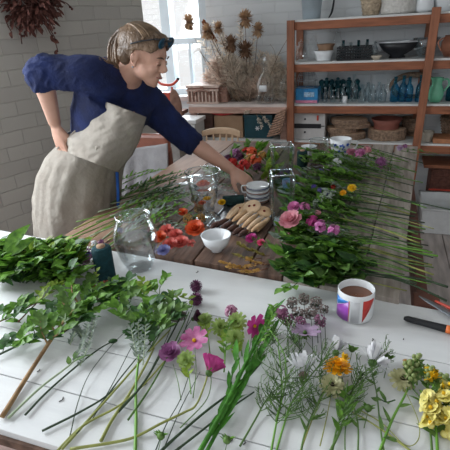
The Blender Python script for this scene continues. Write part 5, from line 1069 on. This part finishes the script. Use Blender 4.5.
# feathery nigella
def feather(b, P, a, c, n, L, r=.0011):
    n = int(n*.75)
    for i in range(n):
        q = a+(c-a)*(i+.5)/n; p, d = at_(P, min(.999, q)); _, s, u = frame(d); an = rd(-1.2, 4.3); o = (s*math.cos(an)+V((0, 0, 1))*abs(math.sin(an))*.7+d*rd(-.1, .8)).normalized(); l = L*rd(.5, 1.1)
        e = p+o*l+d*l*.4; m_ = p+o*l*.55+V((0, 0, l*.12)); b.tube([p, m_, e, e+d*l*.25-o*l*.1], [r, r*.9, r*.6, r*.3], 3, 3)
        for z in (.4, .7): x = p.lerp(e, z)+V((0, 0, l*.08)); b.tube([x, x+(o*rd(-.2, .5)+d*rd(-.4, .9)+V((0, 0, rd(-.1, .5)))).normalized()*l*.4], r*.7, 3, smooth=False)
ndl = leafmat('feathery green', (.05, .12, .03), c2=(.15, .28, .06), tr=.2)
for k, (pts, sp, lb) in enumerate((
  ([(271, 452), (276, 425), (281, 400, .012), (281, 372, .02), (278, 345, .03)], (.25, 1, 60, .05), 'feathery green plant with upright stem at bottom centre'),
  ([(276, 452), (284, 425), (292, 402, .012), (312, 374, .02), (330, 354, .03)], (.3, 1, 60, .045), 'feathery stem leaning right towards the orange flower'),
  ([(240, 446, .006), (255, 420), (268, 398, .015), (290, 376, .025)], (.45, 1, 30, .04), 'feathery stem lying left of the bottom centre plant'),
  ([(300, 456), (306, 430), (318, 402, .01), (333, 372, .02)], (.4, 1, 45, .038), 'feathery stem below the orange calendula'),
  ([(332, 452), (338, 425), (350, 395, .012), (364, 372, .02)], (.3, 1, 50, .04), 'feathery stem between the orange and white flowers'),
  ([(345, 456), (346, 425), (356, 395, .01), (372, 368, .015), (388, 352, .02)], (.4, 1, 45, .032), 'feathery stem behind the white tufted flower'),
  ([(252, 372, .01), (264, 350, .02), (278, 330, .03)], (.1, 1, 40, .03), 'feathery sprig directly behind the strappy stems'),
  ([(302, 352, .01), (292, 338, .02), (286, 322, .03)], (.0, 1, 30, .03), 'feathery sprig beneath the lilac cosmos'))):
    t, P = plant('feathery_sprig', lb, pts, .0022 if k < 5 else .0013, sb if k < 2 else sg_, 'sprig'); b = MB(); feather(b, P, *sp); keep(b).build('feathery_leaves', ndl, t)
plant('curved_stalk', 'single bright green stem arching down from the feathery sprigs', [(276, 420, .01), (285, 385, .02), (285, 358, .03), (277, 340, .04), (270, 330, .04)], .002, sb)
# pinkish sedum cluster
for k, (px, py, R, m_) in enumerate(((292, 303, .02, gry), (304, 299, .02, gry), (316, 303, .022, gry), (298, 314, .022, gry), (311, 313, .022, gry), (324, 309, .016, gry), (287, 319, .02, MC['dull rose floret']), (320, 321, .02, MC['dull rose floret']), (300, 323, .02, MC['dull rose floret']))):
    t, P = plant('oregano_head', 'dusky pink-brown seedy flower head in the cluster left of the mug' if m_ is gry else 'rosy seedy flower head at the front of the cluster left of mug', [(px+2, py+40, .006), (px+1, py+18, .015), (px, py+4, .025)], .0011, sd_, 'cut flower', 'dusky heads left of the mug' if m_ is gry else 'rosy heads left of the mug'); head(t, 'umbel', W(px, py, .03), (0, .2, 1), R*.82, m_)
t, P = plant('cosmos_flower', 'pale lilac cosmos seen from behind, below the seedy cluster', [(318, 362, .008), (313, 350, .016), (306, 341, .025)], .0012, sg_, 'cut flower'); head(t, 'cosmos', W(305, 334, .03), (0, .2, .95), .04, lil, g5)
t, P = plant('scabious_flower', 'white scabious with ragged petals right of the feathery stems', [(296, 410, .006), (302, 392, .012), (303, 378, .02)], .0012, sg_, 'cut flower'); head(t, 'tuft', W(303, 374, .024), (-.2, .6, .8), .046, wh, mat('scabious bud', (.2, .14, .12), .7)); 
b = MB(); leaves(b, P, .7, 1, 8, .018, .004, prof=LN); keep(b).build('bracts', g5, t)
t, P = plant('white_tuft_flower', 'white tufted flower just above the orange calendula', [(330, 380, .006), (334, 366, .016), (336, 353, .024)], .0014, sb, 'cut flower'); head(t, 'tuft', W(336, 352, .024), (.05, .8, .75), .038, wh)
t, P = plant('white_tuft_flower', 'white tufted flower farthest right, on a long straight stem', [(384, 452), (380, 425), (377, 395, .01), (372, 372, .02), (371, 363, .025)], .0018, sg_, 'cut flower', None, [(g5, .4, .9, 6, .02, .006)]); head(t, 'tuft', W(372, 362, .026), (-.0, .8, .7), .042, wh); head(t, 'tuft', W(375, 363, .026), (.9, .15, .25), .03, wh)
t, P = plant('calendula_flower', 'bright orange calendula in the right foreground', [(330, 452), (342, 425), (345, 400, .012), (342, 378, .022)], .0028, sg_, 'cut flower', None, [(g1, .2, .8, 8, .035, .012)]); head(t, 'double', W(338, 368, .03), (-.05, .25, .95), .031, org_)
t, P = plant('orange_bud', 'smaller yellow-orange bud behind the calendula', [(346, 395, .01), (348, 380, .02)], .0014, sg_, 'cut flower'); head(t, 'tuft', W(344, 361, .03), (.2, .8, .6), .018, ydp)
for (px, py, R, lb) in ((332, 386, .028, 'papery cream seed head with dark middle under the calendula'), (402, 380, .027, 'papery cream seed head with dark middle near the yellow snapdragon')):
    t, P = plant('papery_seed_head', lb, [(px-12, py+60, .006), (px-5, py+30, .01), (px, py+3, .018)] if px < 350 else [(360, 410, .006), (383, 424, .006), (405, 445, .006), (418, 440, .006), (418, 420, .01), (404, 388, .018)], .0013, sy, 'cut flower'); head(t, 'double', W(px, py, .02), (.1, -.2, 1), R, crm, blk)
for (px, py, lb) in ((352, 349, 'little green star bud right of the calendula'), (388, 358, 'little green star bud right of the white tufted flower'), (368, 408, 'round green seed bud on feathery stem in the right foreground'), (161, 436, 'small green bud near the bottom edge'), (227, 440, 'small dark green bud on the dark crossing stem')):
    t, P = plant('green_bud', lb, [(px-4, py+20, .006), (px, py+3, .012)], .001, sg_, 'bud'); MB().ball(W(px, py, .016), .008, 10).build('bud', g5, t); b = MB(); leaves(b, [P[-1], P[-1]+V((0, .004, .006))], 0, 1, 9, .018, .0045, prof=LN, ang=1.1); keep(b).build('bracts', g1, t)
# stems bottom right
for pts, r, m_, lb in (
  ([(300, 452), (312, 420), (325, 390, .01)], .0018, sy, 'thin yellowish stem at the bottom edge left of the calendula stem'),
  ([(378, 456), (392, 420), (405, 395, .012), (415, 372, .02)], .003, sb, 'bright leafless stem rising to pale green snapdragon buds'),
  ([(358, 452), (358, 425), (353, 402, .01), (352, 385, .015)], .0018, sg_, 'slim upright green stem left of the white flower stem'),
  ([(412, 452), (396, 440), (370, 422), (352, 412)], .0022, sy, 'yellow-green stem crossing flat at the bottom right'),
  ([(395, 400, .01), (386, 402, .014), (376, 396, .016)], .0016, g2, 'small dark leaflet stem between the two right bunches'),
  ([(432, 452), (430, 430), (424, 405, .01), (410, 385, .015)], .0024, sg_, 'curved green stem beneath the yellow snapdragon heads')):
    plant('cut_stalk', lb, pts, r, m_, 'cut stem', None, [(g5, .2, .8, 3, .03, .007, dict(prof=LN))])
# snapdragons
for (pts, a, c, n, R, m_, lb) in (
  ([(438, 460), (436, 430, .012), (432, 410, .02), (428, 395, .03)], .3, 1, 16, .019, yl, 'large pale yellow snapdragon spike at the right edge'),
  ([(455, 445), (450, 420, .02), (446, 400, .03), (444, 384, .035)], .2, 1, 12, .019, yl, 'pale yellow snapdragon cut off by the right frame edge'),
  ([(430, 420, .02), (432, 395, .03), (434, 378, .035), (424, 370, .04)], .5, 1, 9, .013, ydp, 'deep yellow snapdragon tip above the large pale one')):
    t, P = plant('snapdragon', lb, [(p[0], p[1], p[2] if len(p) > 2 else .01) for p in pts], .003, sb, 'cut flower', None, [(g5, .2, 1, 12, .03, .01)]); spike(t, P, a, c, n, R, m_, ydp if m_ is yl else None)
for k, (a, c, lb) in enumerate((((417, 385), (417, 353), 'pale green snapdragon bud spike standing tallest at right'), ((414, 388), (407, 360), 'pale green bud spike with orange tint, left of the tallest'), ((428, 388), (430, 366), 'pale green bud spike right of the tallest one'), ((440, 392), (444, 374), 'green bud spike at the right edge above the yellow flowers'))):
    t, P = plant('budded_spike', lb, [(*a, .02), ((a[0]+c[0])/2, (a[1]+c[1])/2, .035), (*c, .05)], .0016, sb, 'cut flower', None, [(g5, .0, .7, 8, .022, .009)]); b = MB()
    for i in range(14): q = .25+.75*i/14; p, d = at_(P, q); _, s, u = frame(d); an = i*2.4; b.ball(p+(s*math.cos(an)+u*math.sin(an))*.006, (.0055, .0055, .007), 6)
    b.build('buds', leafmat('bud green', (.3, .4, .14), c2=(.45, .52, .22)), t)
t, P = plant('orange_bud', 'small apricot floret left of the pale green bud spikes', [(410, 390, .02), (407, 372, .03)], .0013, sg_, 'cut flower'); head(t, 'cluster', W(407, 364, .035), (0, 0, 1), .011, tan)
# ---------------- heap at far left
for k in range(40):
    bx_, by_ = rd(-14, 62), rd(262, 290); tx, ty = bx_+rd(4, 34), by_-rd(14, 34)
    if tx > 82: tx = 80
    plant('glossy_leaf_sprig', 'dark glossy leafy sprig in the heap at far left of the board', [(bx_, min(by_, 283), .01), ((bx_+tx)/2, (by_+ty)/2, .04), (tx, max(ty, 238)+3, .095+rd(-.02, .02))], .002, sd_, 'sprig', 'leafy sprigs heaped at far left', [((g2, g1, g1)[k % 3], .0, 1, 16, .056, .03), ((g1, g5, g2)[k % 3], .4, 1, 9, .048, .024)])
for k in range(12):
    bx_ = 8+k*6.5; plant('bright_leaf_sprig', 'bright green leafy sprig on top of far left heap', [(bx_-10, 272, .05), (bx_-2, 258, .09), (bx_+5, 250-(k % 3)*4, .11)], .0016, sg_, 'sprig', 'bright sprigs on the far left heap', [(g1, .1, 1, 14, .042, .022), (g3, .2, 1, 14, .036, .018)])  # extra lime leaves put the light on the heap's top into leaf colour
t, P = plant('broad_leaf_sprig', 'large broad bright leaf rising at the left frame edge, upper one', [(-2, 262, .08), (4, 250, .12)], .002, sb, 'leaf'); b = MB(); b.leaf(P[-1], W(29, 224, .19)-P[-1], V((.3, -.8, .6)), .115, .045, .1, .25, OV); b.build('leaf_blade', g1, t)
t, P = plant('broad_leaf_sprig', 'large broad bright leaf at the left frame edge, lower one', [(-4, 268, .07), (4, 256, .11)], .002, sb, 'leaf'); b = MB(); b.leaf(P[-1], W(34, 237, .15)-P[-1], V((.2, -.8, .6)), .11, .04, .15, .25, OV); b.build('leaf_blade', g1, t)
for k in range(3): 
    t, P = plant('broad_leaf_sprig', 'smooth dark broad leaf hanging in the heap at the left frame edge', [(-6+k*6, 275, .03), (-2+k*7, 268, .06)], .002, sd_, 'leaf', 'dark broad leaves at left frame edge'); b = MB(); b.leaf(P[-1], V((.6, -.3, -.2+.3*k)), V((.1, -.6, .8)), .09, .034, .4, .25, OV); keep(b).build('leaf_blade', g2, t)
for k in range(12):   # purple salvia spikes
    x0, y0 = 60+rd(-6, 30), 262+rd(-10, 8); t, P = plant('lavender_spike', 'small purple-grey flower spike behind the left heap', [(x0+24, y0-8, .02), (x0+8, y0-3, .03), (x0-4, y0+rd(-8, 6), .04)], .0012, sp_, 'cut flower', 'purple-grey spikes by the left heap', [(g4, .4, 1, 8, .014, .005)]); spike(t, P, .5, 1, 9, .007, [vio, mv, gry][k % 3])
# ---------------- left bundle of stems on the brown planks
ends = [(88, 200), (98, 212), (76, 222), (74, 229), (66, 241), (90, 236), (68, 250), (82, 246), (96, 222), (104, 205), (100, 232), (78, 256), (92, 262), (110, 216), (84, 262), (108, 240), (118, 200), (94, 246), (72, 236), (110, 228), (120, 212), (100, 254)]
for k, (ex, ey) in enumerate(ends):
    sx_, sy_ = 168+rd(-20, 22), 182+(ey-200)*.42+rd(-6, 6); m_ = [sg_, sp_, sb, sy][k % 4]
    plant('green_stalk', 'long cut flower stem pointing left on the brown planks', [(ex, ey, rd(.012, .03)), ((ex+sx_)/2, (ey+sy_)/2+rd(-4, 4), rd(.02, .045)), (sx_, sy_, rd(.03, .05))], rd(.0018, .003), m_, 'cut stem', 'cut stems pointing left behind the barrel vase', [([g1, g5, g4][k % 3], .55, 1, 12, .04, .009, dict(prof=LN, ang=.5))])
for k in range(16):
    x0, y0 = rd(128, 175), rd(172, 205); plant('narrow_leaf_sprig', 'narrow-leaved green sprig among the stems behind the barrel vase', [(x0-22, y0+10, .02), (x0, y0, .045), (x0+20, y0-6, .05)], .0018, sg_, 'sprig', 'narrow-leaved sprigs behind the barrel vase', [([g1, g5, g2][k % 3], .0, 1, 20, .038, .008, dict(prof=LN, ang=.5))])
t, P = plant('sage_sprig', 'pale grey-green oval leaf beside the rim of barrel vase', [(146, 222, .05), (152, 214, .07)], .0015, sp_, 'leaf'); b = MB(); b.leaf(P[-1], W(164, 205, .08)-P[-1], V((0, -.5, .8)), .05, .02, .1, .2, OV); b.build('leaf_blade', g4, t)
for k, (x0, y0, x1, y1) in enumerate(((92, 262, 101, 242), (96, 272, 99, 252), (88, 250, 94, 243), (112, 236, 120, 230))):
    t, P = plant('purple_thistle_sprig', 'small purple flower sprig beside the teal spool', [(x0, y0, .01), ((x0+x1)/2, (y0+y1)/2, .03), (x1, y1, .045)], .0013, sp_, 'cut flower', 'purple sprigs beside the teal spool'); head(t, 'cluster', P[-1], (0, 0, 1), .011, [mv, vio, wh, lav][k])
# ---------------- orange and coral flowers
for (px, py, R, kind, m_, lb) in ((195, 230, .036, 'rose', oro, 'big ruffled orange-red flower left of the white bowl'), (183, 213, .02, 'rose', oro, 'small orange-red flower above the big ruffled one'), (176, 236, .026, 'rose', cor, 'coral red flower cluster left of the big ruffled orange one'), (167, 232, .026, 'rose', cor, 'coral red flower cluster close behind the barrel vase'), (181, 243, .026, 'rose', cor, 'lowest coral red flower cluster beside the bowl board'), (160, 238, .024, 'rose', oro, 'orange-red cluster seen beside the barrel vase'), (170, 245, .024, 'rose', cor, 'coral red flower cluster lying next to the pale blue flower'), (191, 243, .015, 'cluster', cor, 'small coral cluster right under the big ruffled flower'), (164, 251, .022, 'rose', lav, 'pale blue-violet flower at right side of the barrel vase'), (222, 203, .016, 'rose', ydp, 'small yellow flower between flared vase and twine cone'), (188, 219, .02, 'umbel', tan, 'amber seedy umbel left of the flared vase'), (199, 208, .022, 'umbel', tan, 'amber seedy umbel seen behind the flared vase foot'), (195, 199, .018, 'umbel', olive, 'olive seedy umbel above the amber ones'), (201, 218, .018, 'umbel', tan, 'amber seedy umbel at right of the small orange flower')):
    t, P = plant('garden_flower', lb, [(px-26, py-8, .012), (px-12, py-5, .02), (px-3, py+1, .025)], .0016, [sg_, sd_][rnd.random() > .5], 'cut flower', None, [(g5, .2, .8, 5, .022, .008)]); head(t, kind, W(px, py, .03), (.1, -.45, .9), R, m_)
for k in range(6):
    t, P = plant('dark_pod_stalk', 'dark stem with brown pods left of the orange flowers', [(148+k*4, 222+k*3, .01), (160+k*3, 216+k*3, .02), (172+k*2, 222+k*2, .02)], .0014, sd_, 'cut stem', 'dark pod stems by the orange flowers', [(g4, .2, 1, 6, .025, .008)]); 
t, P = plant('floating_flower', 'orange flower head floating in the flared vase', [(204, 196, .1), (206, 194, .11)], .001, sg_, 'cut flower')
for ch in list(t.children): ch.data.transform(Matrix.Translation(OC+V((0, 0, -.02))-P[0]))
for (dx, dz, R, m_) in ((0, .002, .026, oro), (.012, -.055, .016, ydp), (-.01, -.075, .016, oro)):
    head(t, 'rose', OC+V((dx, -.004, dz)), (0, -.1, 1), R, m_)
# ---------------- red bunch at the back
for k, (px, py, R, kind, m_) in enumerate(((238, 157, .028, 'cluster', dp), (232, 163, .024, 'cluster', red_), (245, 164, .026, 'cluster', red_), (252, 152, .026, 'cluster', oro), (246, 151, .02, 'cluster', red_), (256, 160, .026, 'cluster', oro), (262, 155, .02, 'cluster', tan), (250, 158, .022, 'cluster', tan), (236, 152, .02, 'cluster', mv), (257, 167, .02, 'cluster', dp), (240, 169, .022, 'cluster', red_), (228, 158, .02, 'cluster', dp))):
    t, P = plant('red_garden_flower', ['dark maroon flower head in the red bunch before the pale chair', 'red flower head in the red bunch before the pale chair', 'orange-red flower head in the red bunch before the pale chair'][0 if m_ in (dp, mv) else 1 if m_ is red_ else 2], [(px+14, py+10, .02), (px+6, py+5, .05), (px, py+2, .07)], .002, sg_, 'cut flower', ['maroon heads of the red bunch', 'red heads of the red bunch', 'orange heads of the red bunch'][0 if m_ in (dp, mv) else 1 if m_ is red_ else 2], [(g5, .1, 1, 8, .04, .018)]); head(t, kind, W(px, py, .08), (0, -.4, 1), R*1.15, m_)
for k, (px, py, m_) in enumerate(((268, 163, g3), (274, 158, g3), (266, 170, g3), (262, 146, g1), (270, 151, g1), (256, 147, g1), (278, 168, g3), (246, 145, g5), (234, 148, g5), (272, 172, g3))):
    plant('lime_leaf_sprig', 'lime green leaf sprig right of the red bunch' if m_ is g3 else 'green leaf sprig at the back of the red bunch', [(px-4, py+10, .02), (px, py+4, .05), (px+3, py-2, .08)], .002, sb, 'sprig', 'lime sprigs by the red bunch' if m_ is g3 else 'green sprigs by the red bunch', [(m_, 0, 1, 14, .042, .022)])
for k in range(12):
    px, py = rd(212, 245), rd(168, 192); plant('pale_green_sprig', 'pale grey-green sprig lying under her reaching hand', [(px-14, py-3, .01), (px, py, .025), (px+12, py+3, .03)], .0015, sp_, 'sprig', 'pale sprigs under her hand', [([g4, g5][k % 2], 0, 1, 14, .024, .01)])
for k, (px, py) in enumerate(((189, 176), (180, 178), (176, 184))): p = W(px, py, .03); tag(MB().leaf(p, (1, .2, .05), (0, 0, 1), .07, .045, .1, .1, PET).build('paper_scrap', white_cer, org=p, solid=.001), 'white paper scrap on the stems near her forearm', 'paper', 'white paper scraps near her forearm')
# ---------------- amber seed sprig in front of the tray
for k, (x0, y0, x1, y1, m_) in enumerate(((265, 262, 228, 268, olive), (262, 258, 234, 255, tan), (268, 268, 240, 272, olive), (258, 252, 238, 244, tan), (272, 264, 247, 260, olive), (270, 256, 252, 250, olive), (255, 270, 220, 262, sr))):
    t, P = plant('amber_seed_sprig', 'sprig of amber and olive seed pods on reddish stem before the tray', [(x0, y0, .01), ((x0+x1)/2, (y0+y1)/2+2, .025), (x1, y1, .04)], .0013, sr, 'sprig', 'amber seed sprigs before the tray', [(olive if k % 2 else tan, .25, 1, 18, .016, .01)])
# ---------------- big heap on the right of the far table
def rleaf(k): return [g1, g2, g5, g5, g1][k % 5]
for k in range(34):   # broad leaves bottom front of the heap
    px, py = rd(274, 346), rd(240, 288); ex = px+rd(14, 34)
    if px > 330 and py > 275: py -= 14
    plant('broad_leaf_sprig', 'broad-leaved green sprig at the front of the right-hand heap', [(ex, py+rd(-8, 2), .015), ((ex+px)/2, py, .045), (px, py-2, .065+rd(0, .03))], .002, sg_, 'sprig', 'broad-leaved sprigs at the front of the right heap', [(rleaf(k), .0, 1, 11, .055, .03), ([g2, g1][k % 2], .2, 1, 7, .046, .026)])
plant('broad_leaf_sprig', 'low sprig whose leaf hangs lowest onto the white board', [(298, 282, .03), (292, 287, .03), (284, 289, .02)], .0018, sg_, 'sprig', None, [(g1, .3, 1, 5, .04, .024)])
for k in range(80):   # middle and back foliage
    t_ = k/79; py = 150+t_*92+rd(-5, 5); px = rd(306, 352)-(t_*20); L_ = rd(14, 28)
    kind = k % 4; pr_ = OV if kind in (0, 3) else LN
    plant('mixed_foliage_sprig', ['fine-leaved green sprig in the middle of the right-hand heap', 'narrow-leaved green sprig in the middle of right-hand heap', 'grey-green sprig in the middle of the right-hand heap', 'rounded-leaf green sprig in the middle of the right-hand heap'][kind], [(px+L_, py+rd(0, 8), .02), (px+L_*.3, py+2, .05), (px-L_*.6, py-rd(0, 6), .075+rd(-.02, .02))], .002, [sg_, sb, sp_, sd_][kind], 'sprig', ['fine sprigs of the right heap', 'narrow sprigs of the right heap', 'grey sprigs of the right heap', 'rounded sprigs of the right heap'][kind], [([g1, g5, g4, g1][kind], 0, 1, 20, [.032, .046, .034, .046][kind], [.015, .011, .017, .026][kind], dict(prof=pr_)), ([g1, g5, g5, g2][kind], 0, 1, 10, .03, .012)])
ends = []
for k in range(52):   # long stems pointing right
    t_ = (k+.5)/52; ey = 158+t_*132+rd(-3, 3); ex = rd(388, 428)+(10 if t_ > .5 else 0); sx_ = rd(318, 350); sl = rd(.1, .3); sy_ = ey-(ex-sx_)*sl
    m_ = [sg_, sb, sd_, sy, sg_, sd_][k % 6]; P0 = (ex, ey, rd(.004, .03) if ex < 415 else .03)
    plant('long_stalk', 'long green cut stem pointing right across the grey planks', [P0, ((ex+sx_)/2, (ey+sy_)/2-rd(0, 4), rd(.02, .05)), (sx_, sy_, .05)], rd(.0016, .003), m_, 'cut stem', 'long cut stems across the grey planks', [([g5, g1, g2][k % 3], .5, 1, 7, .035, .006, dict(prof=LN, ang=.3))])
for pts, r, m_, lb in (([(448, 287, .02), (420, 279, .02), (385, 275, .03), (350, 272, .04)], .0034, sd_, 'thick dark stem with blunt end reaching farthest toward the saw'), ([(447, 301, .02), (415, 286, .02), (385, 276, .03), (352, 266, .04)], .0032, sd_, 'thick dark stem, nearest of all the right-pointing stems'), ([(452, 210, .05), (420, 203, .05), (390, 197, .05), (355, 190, .06)], .0026, sd_, 'dark twig overhanging the table edge above the plastic bin'), ([(438, 256, .02), (410, 251, .02), (380, 243, .03), (350, 236, .04)], .0034, sb, 'bright green stem ending over the right table edge'), ([(432, 265, .02), (400, 258, .02), (370, 250, .03), (345, 246, .04)], .003, sy, 'yellow-green stem ending over the right table edge')):
    plant('long_stalk', lb, pts, r, m_)
# flowers of the right heap
for (px, py, h, R, kind, m_, lb) in (
  (291, 221, .11, .036, 'rose', rose, 'large salmon pink rose-like flower right of the square vases'), (294, 208, .12, .022, 'rose', pk, 'small pink flower just above the salmon one'),
  (305, 207, .11, .018, 'cluster', pk, 'pink floret cluster above the salmon flower'), (312, 221, .11, .02, 'cluster', mg, 'magenta floret cluster right of the salmon flower'), (321, 226, .11, .021, 'cluster', leafmat('bright pink floret', (.6, .1, .4), c2=(.7, .3, .55)), 'bright pink cluster at the middle front of the heap'),
  (334, 230, .11, .02, 'cluster', MC['bright pink floret'], 'bright pink cluster farthest right at the front of the heap'), (318, 213, .08, .012, 'cluster', rose, 'dusty pink floret cluster near the white umbels'), (289, 237, .05, .014, 'cluster', rose, 'small dusty rose cluster under the salmon flower'),
  (252, 239, .035, .02, 'rose', mg, 'magenta pink flower at the corner of the cookie tray'), (261, 243, .035, .013, 'rose', leafmat('hot pink petal', (.7, .03, .15), c2=(.8, .12, .25)), 'small hot pink flower beside the magenta one'),
  (326, 199, .07, .03, 'umbel', leafmat('white green umbel', (.4, .48, .36), c2=(.6, .66, .56)), 'white-green lacy umbel in the heap centre'), (318, 204, .07, .022, 'umbel', MC['white green umbel'], 'white-green lacy umbel left of the heap centre'), (334, 193, .07, .011, 'cluster', wh, 'small white flower above the lacy umbels'),
  (320, 190, .08, .012, 'cluster', vio, 'deep violet floret left of the marigolds'), (328, 193, .08, .011, 'cluster', vio, 'deep violet floret between umbels and marigolds'), (314, 187, .08, .012, 'cluster', vio, 'leftmost deep violet floret of the heap'),
  (352, 188, .08, .019, 'double', ydp, 'yellow-orange marigold in the middle of heap'), (343, 193, .08, .014, 'double', org_, 'smaller orange marigold left of the yellow-orange one'),
  (381, 163, .08, .03, 'ball', mv, 'mauve-pink fringed flower toward the back of the heap'), (360, 153, .1, .026, 'cluster', pk, 'pink snapdragon cluster right of the floral mug'), (367, 150, .1, .022, 'cluster', rose, 'salmon pink cluster at the back of the heap'), (351, 152, .1, .022, 'cluster', leafmat('dusky pink floret', (.45, .15, .22)), 'dusky pink cluster touching the floral mug'),
  (337, 162, .09, .02, 'cluster', wh, 'white floret cluster in front of the floral mug'), (330, 168, .08, .016, 'cluster', lil, 'lilac floret cluster by the small water glass'), (321, 171, .07, .014, 'cluster', vio, 'violet floret near the open glass jar'), (400, 148, .1, .016, 'cluster', lil, 'lilac flower at the far right back of the heap'), (405, 146, .1, .012, 'cluster', mv, 'small mauve flower at far right back of the heap'),
  (333, 187, .07, .01, 'cluster', red_, 'tiny dark red floret inside the heap')):
    t, P = plant('heap_flower', lb, [(px+34, py+8, .02), (px+14, py+5, h*.7), (px+1, py+3, h*.95)], .0017, sg_, 'cut flower', None, [(g5, .2, .9, 6, .03, .01)]); head(t, kind, W(px, py, h), (-.15, -.5, .85), R, m_)
for k in range(22):   # back edge tangle
    px, py = rd(340, 388), rd(150, 170); plant('fine_herb_sprig', 'fine green herb sprig along the back of the right-hand heap', [(px+22, py+8, .02), (px+4, py+3, .06), (px-12, py-3, .09)], .0015, sg_, 'sprig', 'fine herb sprigs at the back', [([g5, g4, g1][k % 3], 0, 1, 24, .026, .007, dict(prof=LN))])
# slender fallen stalks on the planks
for k in range(8):
    y0 = rd(195, 262); plant('fallen_stalk', 'thin pale stalk lying loose on the grey planks', [(rd(352, 365), y0, .004), (rd(375, 382), y0+6+rd(-8, 8), .005), (rd(395, 408), y0+rd(2, 14), .004)], .001, sp_, 'cut stem', 'loose pale stalks on the grey planks')
